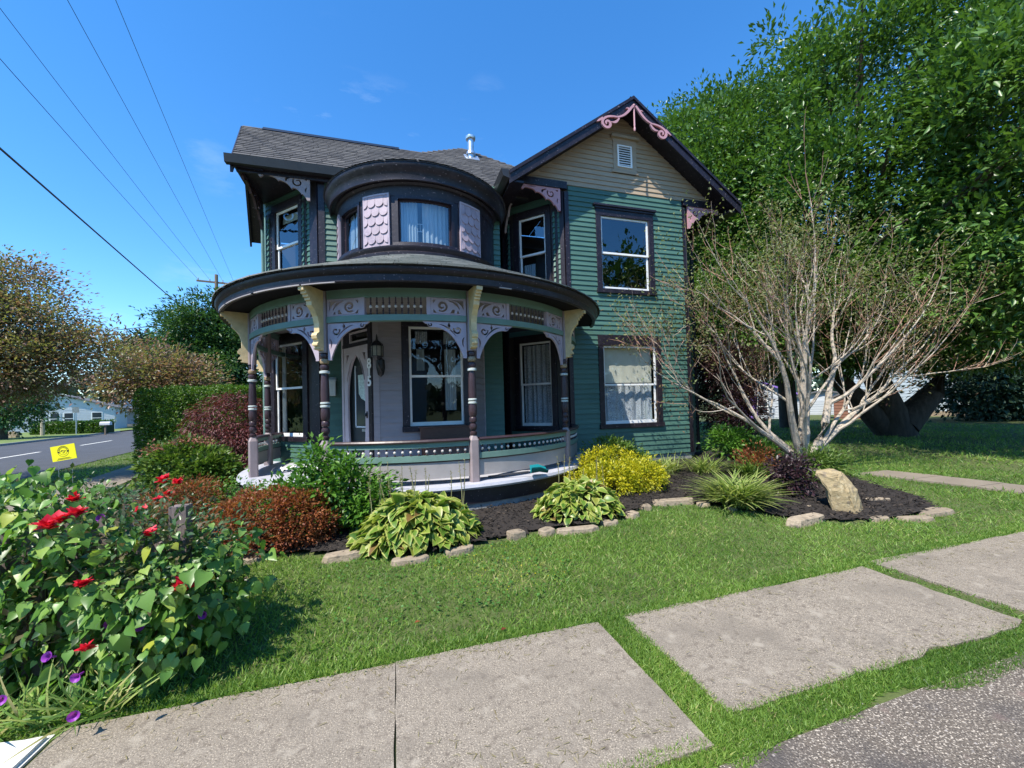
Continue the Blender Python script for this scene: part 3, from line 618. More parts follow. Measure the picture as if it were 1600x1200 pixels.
    corner(B2, .42, 6.42, .10, .10, wc, wf); corner(B3, .42, 6.42, .06, .10, wf, wr); corner(B1, .42, 6.42, 0, .10, None, wc)
    b = MB(); wr.bx(b, 0, .12, .42, 6.42, .043, .05); b.build('corner_board', PURPLE, H)
    # recess wall between turret and wing
    Wall((2.24, 8.3), (2.24, 9.4)).sheath(.4, 6.45, []); w9 = Wall((1.70, 8.30), (2.24, 8.30)); w9.sheath(.4, 6.45, []); w9.boards(.57, 6.44, [], GREEN, joined=SINK)
    wb = Wall((2.57, 9.9), B1); wb.sheath(.4, 6.45, [])
    # left cut corner -------------------------------------------------
    wa = Wall(A1, A2); lo = (.28, 1.28, 1.12, 3.12); up = (.38, 1.21, 4.38, 6.07)
    wa.sheath(.4, 6.52, [lo, up])
    wa.window(*lo, cw=(.24, .16), head=.17, glass=GLASS, meet=.52, curtain=[('cloth', .32, .42, 1.15, 3.1)])
    wa.window(*up, cw=(.12, .12), head=.17, glass=GLASS_UP, meet=.53, curtain=[('blind', up[0]+.03, up[1]-.03, 5.86, 6.03)])
    wa.boards(.57, 1.01, [], GREEN, u0=.02, u1=1.60, splits=False)
    wa.boards(4.31, 6.40, [(up[0]-.12, up[1]+.12, up[2]-.1, up[3]+.18)], GREEN, u0=.02, u1=1.60)
    b = MB(); wa.bx(b, 1.60, wa.L, .5, 6.4, 0, .042); b.build('corner_board', PURPLE, H)
    b = MB(); wa.bx(b, -.05, .03, .5, 6.4, -.05, .03); b.build('corner_board', GREEN_TRIM, H)
    # serrated shingle strips beside the upper windows
    for wl_, us, z0, z1 in ((wa, (.15, 1.40), 4.4, 6.0), (wc, (.19, 1.36), 4.4, 6.0)):
        for u in us:
            z = z0
            b = MB(); wl_.bx(b, u-.06, u+.08, z0-.05, z1+.1, .028, .034); b.build('strip_backing', PURPLE, H)
            while z < z1:
                b = MB(); p = wl_.p; b.hexa([p(u-.022, z, .075), p(u+.028, z, .075), p(u+.028, z, .034), p(u-.022, z, .034), p(u-.016, z+.12, .04), p(u+.022, z+.12, .04), p(u+.022, z+.12, .034), p(u-.016, z+.12, .034)]); b.build('strip_shingle', GREEN, H); z += .125
    wg = Wall(A0, A1); wg.sheath(.4, 6.52, []); wg.boards(.45, 6.4, [], GREEN, joined=SINK)
    b = MB(); b.prism([(A0[0]+.02, 12.5, 6.3), (A1[0]-.0, 10.1, 6.3), (-2.85, 10.5, 8.1)], [(A0[0]+.12, 12.5, 6.3), (A1[0]+.1, 10.1, 6.3), (-2.75, 10.5, 8.1)]); b.build('gable_wall', GREEN, H)
    # short front wall left of the turret
    wm = Wall(A2, A3); wm.sheath(.4, 6.52, []); wm.boards(.57, 6.40, [(-1, 9, 3.4, 4.15)], GREEN, u0=.12, u1=wm.L, splits=False)
    b = MB(); wm.bx(b, 0, .12, .5, 6.4, 0, .042); b.build('corner_board', PURPLE, H)
    # lower bay with the door ---------------------------------------
    wd = Wall(D1, D2); dr = (.09, .94, .57, 2.82); tr = (.28, .94, 2.90, 3.10)
    wd.sheath(.4, 3.6, [dr, (tr[0]+.03, tr[1]-.03, tr[2]+.03, tr[3]-.03)], PURPLE)
    b = MB(); wd.bx(b, -.02, .05, .57, 3.25, 0, .03); b.build('door_jamb', SCREEN, H)
    b = MB(); wd.bx(b, .945, wd.L+.02, .57, 3.28, 0, .05); wd.bx(b, .05, .945, 3.12, 3.28, 0, .05); wd.bx(b, .05, .945, 2.825, 2.89, 0, .045); wd.bx(b, .05, .26, 2.89, 3.12, 0, .03); b.build('door_casing', PURPLE, H)
    b = MB(); wd.bx(b, tr[0], tr[1], tr[2], tr[2]+.03, -.02, .03); wd.bx(b, tr[0], tr[1], tr[3]-.03, tr[3], -.02, .03); wd.bx(b, tr[0], tr[0]+.03, tr[2]+.03, tr[3]-.03, -.02, .03); wd.bx(b, tr[1]-.03, tr[1], tr[2]+.03, tr[3]-.03, -.02, .03)
    t = b.build('transom', SCREEN, H); b = MB(); p = wd.p; b.add([p(tr[0]+.03, tr[2]+.03, .0), p(tr[1]-.03, tr[2]+.03, 0), p(tr[1]-.03, tr[3]-.03, 0), p(tr[0]+.03, tr[3]-.03, 0)], [(0, 1, 2, 3)]); b.build('pane', GLASS, t)
    # gothic screen door: one board with an oval opening
    W_, Hh = .85, 2.25
    th = np.linspace(0, 1, 24); 
    arch = np.r_[bez((.12, 1.2), (.12, 1.72), (.24, 1.95), (.425, 2.10), n=16), bez((.425, 2.10), (.61, 1.95), (.73, 1.72), (.73, 1.2), n=16), bez((.73, 1.2), (.73, .6), (.70, .3), (.60, .08), n=14), bez((.25, .08), (.15, .3), (.12, .6), (.12, 1.2), n=14)]
    outer = [(0, 0), (W_, 0), (W_, Hh), (0, Hh)]
    holes = [arch, stroke(bez((.115, 1.62), (.17, 1.85), (.30, 2.03), n=10), [.02, .05, .02]), stroke(bez((.725, 1.62), (.67, 1.85), (.54, 2.03), n=10), [.02, .05, .02]), [(.10, 1.95), (.19, 2.12), (.10, 2.12)], [(.75, 1.95), (.75, 2.12), (.66, 2.12)]]
    door = mapped(fret([outer]+holes, .035), lambda x, y, z: wd.p(dr[0]+x, .57+y, .02+z), 'screen_door', SCREEN, H)
    b = MB(); wd.bx(b, dr[0], dr[1], .57, 2.82, -.09, -.06); inner = b.build('inner_door', mat('dark_door', (.035, .045, .045), .35), door)
    b = MB(); wd.bx(b, .36, .78, 1.35, 2.45, -.058, -.05); b.build('door_glass', FARGLASS, door)
    b = MB(); wd.bx(b, .33, .36, 1.32, 2.48, -.058, -.04); wd.bx(b, .33, .80, 1.32, 1.35, -.058, -.04); b.build('glazing_bead', GREYCURT, door)
    cv = [(.45, 2.3), (.78, 2.3), (.80, 1.72), (.66, 1.82), (.55, 1.86), (.47, 1.95)]
    mapped(fret([cv], .004), lambda x, y, z: wd.p(x, y, -.042+z), 'lace_curtain', mat('pale_lace', (.42, .52, .47), .9, .3, 30), door)
    b = MB(); b.lathe([(.004, -.03), (.022, -.03), (.026, 0), (.022, .03), (.004, .03)], wd.p(.88, 1.56, .065), 10); wd.bx(b, .865, .895, 1.5, 1.62, .038, .05); b.build('door_knob', BLACK, door)
    b = MB(); wd.bx(b, .55, .75, 1.25, 1.30, -.058, -.045); b.build('mail_slot', METAL, door)
    # house number on the casing
    num = thing('house_number', 'white house number 815 running down the purple door casing', 'house number', wd.p(.99, 1.9))
    for ch, z in (('8', 2.455), ('1', 2.30), ('5', 2.145)):
        mapped(textmesh(ch, .245, .010), lambda x, y, zz: wd.p(.995+x, z+y, .056+zz), 'digit', WHITE, num)
    wv = Wall(D2, D3); x0 = D2[0]; wn = (.24-x0, 1.22-x0, 1.33, 3.14)
    wv.sheath(.4, 3.6, [wn]); wv.boards(.57, 3.40, [(wn[0]-.13, wn[1]+.15, wn[2]-.1, wn[3]+.2)], GREYSIDE, e=.118, splits=False)
    wv.window(*wn, cw=(.12, .15), head=.12, meet=.50, glass=GLASS, sash=.04, curtain=[('lace', wn[0]+.12, wn[0]+.34, 2.85, 3.08), ('lace', wn[1]-.34, wn[1]-.14, 2.85, 3.08), ('cloth', wn[0]+.14, wn[0]+.28, 2.35, 2.75), ('cloth', wn[1]-.33, wn[1]-.12, 1.6, 2.75)])
    wq = Wall(D3, D4); wq.sheath(.4, 3.6, []); wq.boards(.57, 3.4, [], GREYSIDE, e=.118, splits=False)
    Wall(D4, (1.75, 9.4)).sheath(.4, 3.6, []); Wall((-.96, 8.9), D1).sheath(.4, 3.6, [])
    b = MB(); wv.bx(b, 0, .10, .57, 3.4, .0, .03); b.build('corner_board', GREYSIDE, H)
    b = MB(); wq.bx(b, wq.L-.06, wq.L, .57, 3.4, .0, .03); b.build('corner_board', SCREEN, H)
    # foundation
    for w in (wf, wc, wr, wa, wm): b = MB(); w.bx(b, 0, w.L, -.1, .40, -.2, -.01); b.build('foundation', STONEF, H)
    setprops(SINK.build('siding', GREEN, H), kind='stuff')
    # floors keep the rooms dark
    b = MB(); b.box(-2.4, 7.9, 9.4, 13.5, 3.55, 3.65); b.box(3.72, 6.88, 8.2, 9.4, 3.55, 3.65); b.box(-2.4, 7.9, 11.2, 11.3, .4, 6.4); b.build('interior_floor', DARKROOM, H)
    b = MB(); b.box(-2.4, 7.9, 10.5, 13.5, 6.38, 6.42); b.box(3.72, 6.88, 8.2, 10.5, 6.44, 6.46); b.box(2.6, 3.7, 9.2, 10.5, 6.44, 6.46); b.build('upper_ceiling', DARKROOM, H)
def cl2(w): return (w[0]-.27, w[1]+.29, w[2]-.1, w[3]+.2)
house_walls()

def shingle_plane(sink, O, ex, up, poly, e=.135, tab=.30, lift=.008):
    """tabs over a plane: O origin, ex along eave, up up the slope (unit vectors); poly in (u, v)"""
    O, ex, up = Vector(O), Vector(ex), Vector(up); n = ex.cross(up).normalized()
    if n.z < 0: n = -n
    us = [p[0] for p in poly]; vs_ = [p[1] for p in poly]; v = min(vs_); r = 0
    while v < max(vs_):
        u = min(us)+(r % 2)*tab/2-tab; r += 1
        xs = []; vm = v+e/2
        for (x0, y0), (x1, y1) in zip(poly, poly[1:]+poly[:1]):
            if (y0 > vm) != (y1 > vm): xs.append(x0+(x1-x0)*(vm-y0)/(y1-y0))
        if len(xs) < 2: v += e; continue
        lo, hi = min(xs), max(xs); u0_ = u
        while u0_ < hi:
            w0 = tab*random.choice((.8, 1, 1, 1.2)); u = max(u0_, lo); w = min(u0_+w0, hi)-u; u0_ += w0
            if w > .02:
                P = lambda a, b_, c: O+ex*a+up*b_+n*c; h = lift+random.uniform(0, .006)
                sink.add([P(u+.004, v, h+.006), P(u+w-.004, v, h+.006), P(u+w-.004, v+e*1.15, lift*.3), P(u+.004, v+e*1.15, lift*.3), P(u+.004, v, 0), P(u+w-.004, v, 0)], [(0, 1, 2, 3), (4, 5, 1, 0)], .02+.96*random.random())
        v += e
def slab(b, P, th):   # roof plate from top polygon, thickness straight down
    b.prism([(p[0], p[1], p[2]-th) for p in P], P)
def house_roofs():
    # left gable, its verge follows the side street
    xl = lambda y: -2.91-.221*(y-8.6)
    E0 = (xl(8.6), 8.6, 6.51); R0 = (xl(10.5), 10.5, 8.37); F0 = (xl(12.4), 12.4, 6.51)
    b = MB(); slab(b, [E0, (3.2, 8.6, 6.51), (3.6, 10.5, 8.37), R0], .10); slab(b, [R0, (3.6, 10.5, 8.37), (3.6, 12.4, 6.51), F0], .10)
    slab(b, [(.71, 10.5, 8.365), (3.35, 10.5, 8.365), (1.99, 11.3, 9.2)], .05); slab(b, [(.71, 10.5, 8.365), (1.99, 11.3, 9.2), (1.99, 13, 8.3)], .05); slab(b, [(3.35, 10.5, 8.365), (1.99, 13, 8.3), (1.99, 11.3, 9.2)], .05)
    roof = b.build('main_roof', ROOFBASE, H)
    sk = MB(); up = Vector((0, 1.9, 1.86)).normalized(); L = math.hypot(1.9, 1.86)
    shingle_plane(sk, (0, 8.6, 6.51), (1, 0, 0), up, [(E0[0], 0), (3.2, 0), (3.6, L), (R0[0], L)])
    up2 = Vector((0, .8, .835)).normalized(); shingle_plane(sk, (0, 10.5, 8.365), (1, 0, 0), up2, [(.71, 0), (3.35, 0), (1.99, 1.155)])
    o = sk.build('shingles', SHINGLE, roof); setprops(o, kind='stuff')
    b = MB(); b.prism([(-2.9, 10.40, 8.31), (-2.9, 10.5, 8.425), (-2.9, 10.60, 8.31)], [(.20, 10.40, 8.31), (.20, 10.5, 8.425), (.20, 10.60, 8.31)]); b.build('ridge_vent', BLACK, roof)
    # gutter, soffit, frieze under the left eave
    b = MB(); b.hexa([(-3.0, 8.50, 6.37), (3.0, 8.50, 6.37), (3.0, 8.61, 6.37), (-3.0, 8.61, 6.37), (-3.0, 8.47, 6.52), (3.0, 8.47, 6.52), (3.0, 8.61, 6.52), (-3.0, 8.61, 6.52)]); b.build('gutter', GUTTER, roof)
    b = MB(); b.box(-2.9, 2.6, 8.62, 8.79, 6.38, 6.41); b.prism([(-2.9, 8.79, 6.41), (-1.45, 8.79, 6.41), (-2.73, 10.1, 6.41), (-2.95, 10.1, 6.41)], [(-2.9, 8.79, 6.38), (-1.45, 8.79, 6.38), (-2.73, 10.1, 6.38), (-2.95, 10.1, 6.38)]); b.build('soffit', PURPLE, roof)
    b = MB(); b.box(-2.86, -1.0, 8.66, 8.715, 6.30, 6.38); b.build('eave_frieze', PURPLE, H)
    # left verge boards (seen from below, far slope)
    for a, c in ((E0, R0), (R0, F0)):
        b = MB(); A = Vector(a); Bv = Vector(c); d = Vector((0, 0, -.28)); o1 = Vector((-.03, 0, 0)); o2 = Vector((.52, 0, -.02)); z = Vector((0, 0, -.10))
        b.hexa([A+o1+d, Bv+o1+d, Bv+d+Vector((.02, 0, 0)), A+d+Vector((.02, 0, 0)), A+o1, Bv+o1, Bv+Vector((.02, 0, 0)), A+Vector((.02, 0, 0))]); b.build('verge_board', PURPLE, roof)
        b = MB(); b.hexa([A+z*1.6, Bv+z*1.6, Bv+o2+z*1.6, A+o2+z*1.6, A+z, Bv+z, Bv+o2+z, A+o2+z]); b.build('verge_soffit', PURPLE, roof)
    b = MB(); b.tube([(-2.80, 10.0, 6.15), (-2.80, 10.0, .5)], .035, 8); b.build('downspout', GREEN_TRIM, roof)
    # flue
    f = MB(); f.lathe([(.085, -.15), (.085, .50)], (2.13, 10.7, 8.62), 18); f = f.build('flue_pipe', METAL, roof, True)
    b = MB(); b.lathe([(.13, .0), (.14, .02), (.14, .07), (.10, .09)], (2.13, 10.7, 9.07), 18); b.build('flue_cap', METAL, f, True)
    b = MB(); b.lathe([(.13, .06), (.12, .13), (.09, .14)], (2.13, 10.7, 8.58), 18); b.obox((2.13, 10.62, 8.53), (.2, 0, 0), (0, .14, .145), (0, -.004, .004)); b.build('flue_flashing', METAL, f, True)
    # front gable wing roof
    YF = 7.65; PK = (5.26, 8.54); sl = .713; XL, XRr = 2.30, 8.20
    zl = lambda x: PK[1]-sl*abs(x-PK[0])
    b = MB()
    slab(b, [(XL, YF, zl(XL)), (PK[0], YF, PK[1]), (PK[0], 13.6, PK[1]), (XL, 13.6, zl(XL))], .09)
    slab(b, [(PK[0], YF, PK[1]), (XRr, YF, zl(XRr)), (XRr, 13.6, zl(XRr)), (PK[0], 13.6, PK[1])], .09)
    rf = b.build('gable_roof', ROOFBASE, H)
    sk = MB(); n = math.hypot(1, sl)
    for sgn, xe in ((1, XL), (-1, XRr)):
        up = Vector((sgn/n, 0, sl/n)); LL = abs(PK[0]-xe)*n
        shingle_plane(sk, (xe, 0, zl(xe)), (0, 1, 0), up, [(YF, 0), (13.5, 0), (13.5, LL), (YF, LL)], e=.14)
    o = sk.build('shingles', SHINGLE, rf); setprops(o, kind='stuff')
    for sgn, xe in ((-1, XL), (1, XRr)):
        A = Vector((PK[0], YF, PK[1])); Bv = Vector((xe, YF, zl(xe))); d = Vector((0, 0, -.26)); y0 = Vector((0, -.035, 0)); y1 = Vector((0, .0, 0))
        b = MB(); b.hexa([A+y0+d, Bv+y0+d, Bv+y1+d, A+y1+d, A+y0, Bv+y0, Bv+y1, A+y1]); b.build('bargeboard', PURPLE, rf)
        b = MB(); dd = Vector((0, -.03, -.07)); b.hexa([A+y0+dd, Bv+y0+dd, Bv+y0, A+y0, A+y0+dd+Vector((0, 0, .075)), Bv+y0+dd+Vector((0, 0, .075)), Bv+y0+Vector((0, 0, .005)), A+y0+Vector((0, 0, .005))]); b.build('barge_moulding', PURPLE, rf)
        b = MB(); z0 = Vector((0, 0, -.14)); yb = Vector((0, .45, 0)); b.hexa([A+z0, Bv+z0, Bv+z0+yb, A+z0+yb, A+z0+Vector((0, 0, .045)), Bv+z0+Vector((0, 0, .045)), Bv+z0+yb+Vector((0, 0, .045)), A+z0+yb+Vector((0, 0, .045))]); b.build('rake_soffit', PURPLE, rf)
    
    for x0, x1 in ((2.34, 2.62), (7.9, 8.15)): b = MB(); b.box(x0, x1, 7.66, 13, 6.24, 6.28); b.build('soffit', PURPLE, rf)
    b = MB(); b.prism([(2.6, 8.1, 6.44), (3.7, 8.1, 6.44), (2.6, 9.2, 6.44)], [(2.6, 8.1, 6.41), (3.7, 8.1, 6.41), (2.6, 9.2, 6.41)]); b.build('soffit', PURPLE, rf); b = MB(); b.prism([(6.9, 8.1, 6.44), (8.0, 8.1, 6.44), (8.0, 9.2, 6.44)], [(6.9, 8.1, 6.41), (8.0, 8.1, 6.41), (8.0, 9.2, 6.41)]); b.build('soffit', PURPLE, rf)
    b = MB(); b.hexa([(2.17, 7.62, 6.32), (2.30, 7.62, 6.28), (2.30, 13.4, 6.28), (2.17, 13.4, 6.32), (2.13, 7.62, 6.46), (2.30, 7.62, 6.46), (2.30, 13.4, 6.46), (2.13, 13.4, 6.46)]); b.build('gutter', GUTTER, rf)
    for x0, x1 in ((2.42, 3.76), (6.86, 8.10)):
        b = MB(); b.box(x0, x1, 8.02, 8.105, 6.46, 6.62); b.build('pediment_band', PURPLE, H)
house_roofs()

def scrollbracket(w, h):
    """corner bracket, origin at the wall/top corner, x away from the wall, y up"""
    outer = np.r_[[(0, 0)], [(w, 0), (w, -.10*h)], bez((w, -.10*h), (.97*w, -.32*h), (.90*w, -.12*h), n=6), bez((.88*w, -.12*h), (.66*w, -.10*h), (.62*w, -.30*h), n=8), bez((.60*w, -.26*h), (.44*w, -.28*h), (.36*w, -.58*h), n=8), bez((.34*w, -.52*h), (.24*w, -.50*h), (.16*w, -.78*h), n=8), bez((.15*w, -.74*h), (.10*w, -.80*h), (.06*w, -1.0*h), n=6), [(0, -1.0*h)]]
    holes = [stroke(spiral(.24*w, -.27*h, .03*w, .10*w, 40, 1.0), [.02*w, .035*w, .03*w]), stroke(bez((.36*w, -.10*h), (.50*w, -.14*h), (.46*w, -.27*h), n=10), [.02*w, .05*w, .03*w]), stroke(bez((.62*w, -.05*h), (.72*w, -.04*h), (.84*w, -.06*h), n=8), [.01, .02*w, .01]), stroke(bez((.06*w, -.45*h), (.10*w, -.55*h), (.08*w, -.68*h), n=8), [.01*w, .035*w, .01*w]), [(.06*w, -.08*h), (.14*w, -.08*h), (.06*w, -.18*h)]]
    return fret([outer]+holes, .045)
def gable_fret():
    # brackets under the overhanging corners of wing and left gable
    def put(x, y, z, sgn, w, h, along, m, name='gable_bracket'):
        ax = Vector(along)*sgn; n = Vector((-along[1], along[0], 0))
        mapped(scrollbracket(w, h), lambda a, b_, c: Vector((x, y, z))+ax*a+n*c+Vector((0, 0, b_)), name, m, H)
    put(3.60, 8.07, 6.455, -1, .92, .50, (1, 0, 0), PINK); put(7.0, 8.07, 6.455, 1, .92, .55, (1, 0, 0), PINK)
    put(2.60, 9.12, 6.40, -1, .95, .60, (0, 1, 0), TAUPE)
    put(-1.58, 8.70, 6.36, -1, .92, .48, (1, 0, 0), TAUPE); put(-2.80, 10.0, 6.36, -1, 1.2, .62, (0, 1, 0), PURPLE2)
    # fretwork at the peak
    root = MB(); root.lathe([(.012, 0), (.02, .0), (.026, .06), (.014, .10), (.022, .14), (.018, .18), (.018, .48), (.010, .56), (.03, .57), (.03, .60), (.0, .62)], (5.26, 7.60, 7.74), 10)
    pk = root.build('peak_ornament', PINK, H, True)
    for sg in (-1, 1):
        t = np.linspace(0, 1, 20)
        main = bez((.03, .0), (.16, -.14), (.22, -.30), (.46, -.36), n=20)
        loops = [stroke(main, [.05, .06, .045, .03])]
        curl = np.r_[bez((.40, -.36), (.60, -.34), (.80, -.40), (.82, -.54), n=14), spiral(.70, -.55, .12, .02, 0, -1.15, 24)]
        loops2 = [stroke(curl, [.03, .055, .055, .035])]; loops3 = [stroke(bez((.40, -.37), (.47, -.52), (.60, -.50), n=10), [.03, .06, .02])]; loops4 = [stroke(bez((.80, -.44), (.88, -.50), (.95, -.55), n=8), [.05, .05, .02])]; loops5 = [stroke(bez((.12, -.12), (.16, -.06), (.22, -.10), n=6), [.03, .03, .01])]
        for q, lp in enumerate((loops, loops2, loops3, loops4, loops5)):
            mapped(fret(lp, .04), lambda x, y, z: Vector((5.26+sg*x, 7.59+z+q*.0015, 8.30+y*.94)), 'scroll', PINK, pk)
gable_fret()
def porch():
    # deck, skirt, foundation
    b = MB(); b.arc([(0.6, .50), (3.43, .50), (3.455, .53), (3.44, .57), (0.6, .57)], C, -118, 78, 72); dk = b.build('porch_deck', DECK, H, True)
    b = MB(); b.arc([(3.28, .29), (3.375, .29), (3.375, .498), (3.28, .498)], C, -118, 78, 60); b.build('deck_skirt', PURPLE, H)
    b = MB(); b.arc([(3.2, -.1), (3.36, -.1), (3.35, .288), (3.2, .288)], C, -118, 78, 60); b.build('porch_foundation', STONEF, H)
    # posts
    for a in POSTS:
        p = pol(a, RP); rd = Vector((math.sin(rad(a)), -math.cos(rad(a)), 0)); tn = Vector((rd.y*-1, rd.x, 0))
        b = MB(); s = .068; ch = .02
        ring = lambda k, z: [p+rd*x+tn*y+Vector((0, 0, z)) for x, y in ((-k, -k+ch), (-k+ch, -k), (k-ch, -k), (k, -k+ch), (k, k-ch), (k-ch, k), (-k+ch, k), (-k, k-ch))]
        b.prism(ring(s, ZD), ring(s, 1.17)); b.prism(ring(s, 1.17), ring(s*.62, 1.235))
        post = b.build('porch_post', TAUPE, H)
        prof = [(.045, 0), (.052, .01), (.052, .05), (.034, .06), (.034, .075), (.050, .09), (.058, .13), (.050, .165), (.036, .175), (.036, .185), (.052, .20), (.056, .24), (.050, .265), (.044, .27), (.058, .30), (.062, .36), (.060, .42), (.055, .46)]
        b = MB(); b.lathe(prof, (p.x, p.y, 1.235), 16); b.build('turned_foot', PURPLE2, post, True)
        b = MB(); b.lathe([(.055, 0), (.066, .006), (.066, .028), (.056, .034)], (p.x, p.y, 1.695), 16); b.build('pale_band', RING, post, True)
        b = MB(); b.lathe([(.055, 0), (.066, .006), (.066, .026), (.056, .032)], (p.x, p.y, 1.742), 16); b.build('pale_band', RING, post, True)
        b = MB(); b.lathe([(.057, -.02), (.060, .1), (.055, .27), (.047, .40)], (p.x, p.y, 1.775), 16); b.build('turned_shaft', PURPLE2, post, True)
        b = MB(); b.lathe([(.048, 0), (.070, .006), (.070, .036), (.050, .044)], (p.x, p.y, 2.172), 16); b.build('pale_band', RING, post, True)
        for z, r, m in ((2.262, .066, PURPLE2), (2.346, .064, GOLD), (2.425, .058, PURPLE2)):
            b = MB(); b.lathe([(r*.45, -.045), (r*.85, -.03), (r, 0), (r*.85, .03), (r*.45, .045)], (p.x, p.y, z), 16); b.build('turned_ball', m, post, True)
        b = MB(); k = .062; b.prism(ring(k, 2.465), ring(k, 3.33)); b.build('post_head', TAUPE, post)
        # corbel carrying the eave
        prof = [(.06, 3.33), (.43, 3.33), (.43, 3.25), (.385, 3.245), (.385, 3.215), (.35, 3.21), (.35, 3.18), (.32, 3.175), (.32, 3.145), (.29, 3.14), (.285, 3.08), (.23, 3.03), (.175, 2.95), (.15, 2.86), (.145, 2.74), (.185, 2.72), (.205, 2.685), (.195, 2.645), (.165, 2.63), (.165, 2.60), (.19, 2.575), (.19, 2.55), (.145, 2.545), (.145, 2.52), (.165, 2.515), (.155, 2.50), (.10, 2.495), (.06, 2.49)]
        V, F = fret([prof], .085); mapped((V, F), lambda x, y, z: p+rd*x+tn*z+Vector((0, 0, y)), 'corbel', CREAM, post)
    # eave cornice and roof
    a0, a1 = -125, 72
    b = MB(); b.arc([(3.26, 3.335), (3.65, 3.335), (3.65, 3.36), (3.26, 3.36)], C, a0, a1, 80); b.build('porch_soffit', mat('soffit_paint', (.010, .008, .011), .8, .2, 4, spec=.15), H)
    b = MB(); b.arc([(3.61, 3.305), (3.65, 3.30), (3.67, 3.31), (3.675, 3.39), (3.69, 3.40), (3.715, 3.43), (3.725, 3.46), (3.725, 3.485), (3.61, 3.485)], C, a0, a1, 96); b.build('porch_cornice', PURPLE, H, True)
    for q0, q1, zz in ((-66, -58, 3.287), (-57, -44, 3.286), (-43, -30, 3.287), (-29.5, -22, 3.286), (12, 15, 3.287)):
        b = MB(); b.arc([(3.655, zz+.01), (3.678, zz+.01), (3.679, zz+.022+.006*random.random()), (3.655, zz+.014)], C, q0, q1, 8); b.build('peeled_edge', mat('bare_wood', (.34, .31, .31), .8), H)
    b = MB(); b.arc([(1.3, 4.54), (3.74, 3.487), (3.74, 3.503), (1.3, 4.57)], C, a0, a1, 80); rf = b.build('porch_roof', ROOFBASE, H)
    sk = MB(); R = 3.765; r = 0
    while R > 1.66:
        z = lambda q: 3.505+(3.74-q)*.438; n = int(rad(a1-a0)*R/.30); off = random.random()
        for i in range(n):
            t0 = a0+(a1-a0)*(i+off*.9)/n; t1 = t0+(a1-a0)/n*.985; j = random.uniform(0, .012); R2 = R-.15
            q = [pol(t0, R+j, z(R)+.014+random.random()*.006), pol(t1, R+j, z(R)+.014+random.random()*.006), pol(t1, R2, z(R2)+.004), pol(t0, R2, z(R2)+.004), pol(t0, R+j, z(R)), pol(t1, R+j, z(R))]
            sk.add(q, [(0, 1, 2, 3), (4, 5, 1, 0)], .02+.96*random.random())
        R -= .13; r += 1
    o = sk.build('shingles', SHINGLE_OLD, rf); setprops(o, kind='stuff')
    # ceiling
    b = MB(); b.arc([(.5, 3.36), (3.3, 3.36), (3.3, 3.38), (.5, 3.38)], C, a0, a1, 60); b.build('porch_ceiling', mat('porch_ceiling_paint', (.22, .20, .19), .7), H)
    # frieze between posts
    ends = [-118]+POSTS+[74]
    half = math.degrees(.075/RP)
    for i in range(len(ends)-1):
        s0 = ends[i]+(half if i > 0 else 0); s1 = ends[i+1]-(half if i+1 < len(ends)-1 else 0)
        n = max(4, int((s1-s0)/2))
        b = MB(); b.arc([(RP-.04, 3.215), (RP+.035, 3.215), (RP+.035, 3.333), (RP-.04, 3.333)], C, s0, s1, n); fz = b.build('porch_frieze', GREEN_TRIM, H)
        b = MB(); b.arc([(RP-.045, 2.88), (RP+.045, 2.88), (RP+.045, 2.965), (RP-.045, 2.965)], C, s0, s1, n); b.build('frieze_rail', GREEN_TRIM, fz)
        if i in (0, 5): pw = .30
        else: pw = .50
        span = rad(s1-s0)*RP
        if span < 1.1: pw = .26
        hh = .25
        def fr(flip, sa):
            w = pw
            arch = lambda k: bez((.06*1, .05), (.10, hh*1.12), (w-.07, hh-.035), n=16)
            outer = [(0, 0), (w, 0), (w, hh), (0, hh)]
            hole1 = np.r_[bez((.032, .07), (.075, hh*.92), (.58*w, hh-.028), n=14), [(.032, hh-.028)]]
            sp = spiral(w*.68, hh*.52, .018, .078, 200, 1.30, 34)
            hole2 = stroke(sp, [.016, .036, .034, .02])
            hole3 = [(.10*w+.04, .03), (.10*w+.085, .03), (.10*w+.07, .075)]
            hole4 = [(.34*w, .03), (.34*w+.06, .03), (.34*w+.02, .09), (.34*w-.01, .075)]
            hole5 = [(w-.085, .03), (w-.035, .03), (w-.035, .085)]; hole6 = [(w-.075, hh-.03), (w-.035, hh-.03), (w-.035, hh-.085)]
            hole7 = stroke(bez((.19*w, .085), (.26*w, hh*.80), (.50*w, hh*.84), n=10), [.008, .040, .012])
            hs = [hole1, hole2, hole4, hole5, hole6]+([hole7] if w > .4 else [])+([hole3] if w > .4 else [])
            fn = lambda x, y, z: pol(sa+math.degrees((x if not flip else -x)/RP), RP+.01+z, 2.966+y*.992)
            return mapped(fret([outer]+hs, .03), fn, 'scroll_panel', LAV, fz)
        fr(False, s0); fr(True, s1)
        dw = math.degrees(pw/RP); ms0, ms1 = s0+dw, s1-dw
        for m0 in (ms0, ms1-math.degrees(.06/RP)):
            b = MB(); b.arc([(RP-.03, 2.966), (RP+.035, 2.966), (RP+.035, 3.214), (RP-.03, 3.214)], C, m0+.05, m0+math.degrees(.06/RP)-.05, 2); b.build('frieze_stile', LAV, fz)
        k = max(3, int(rad(ms1-ms0)*RP/.105))
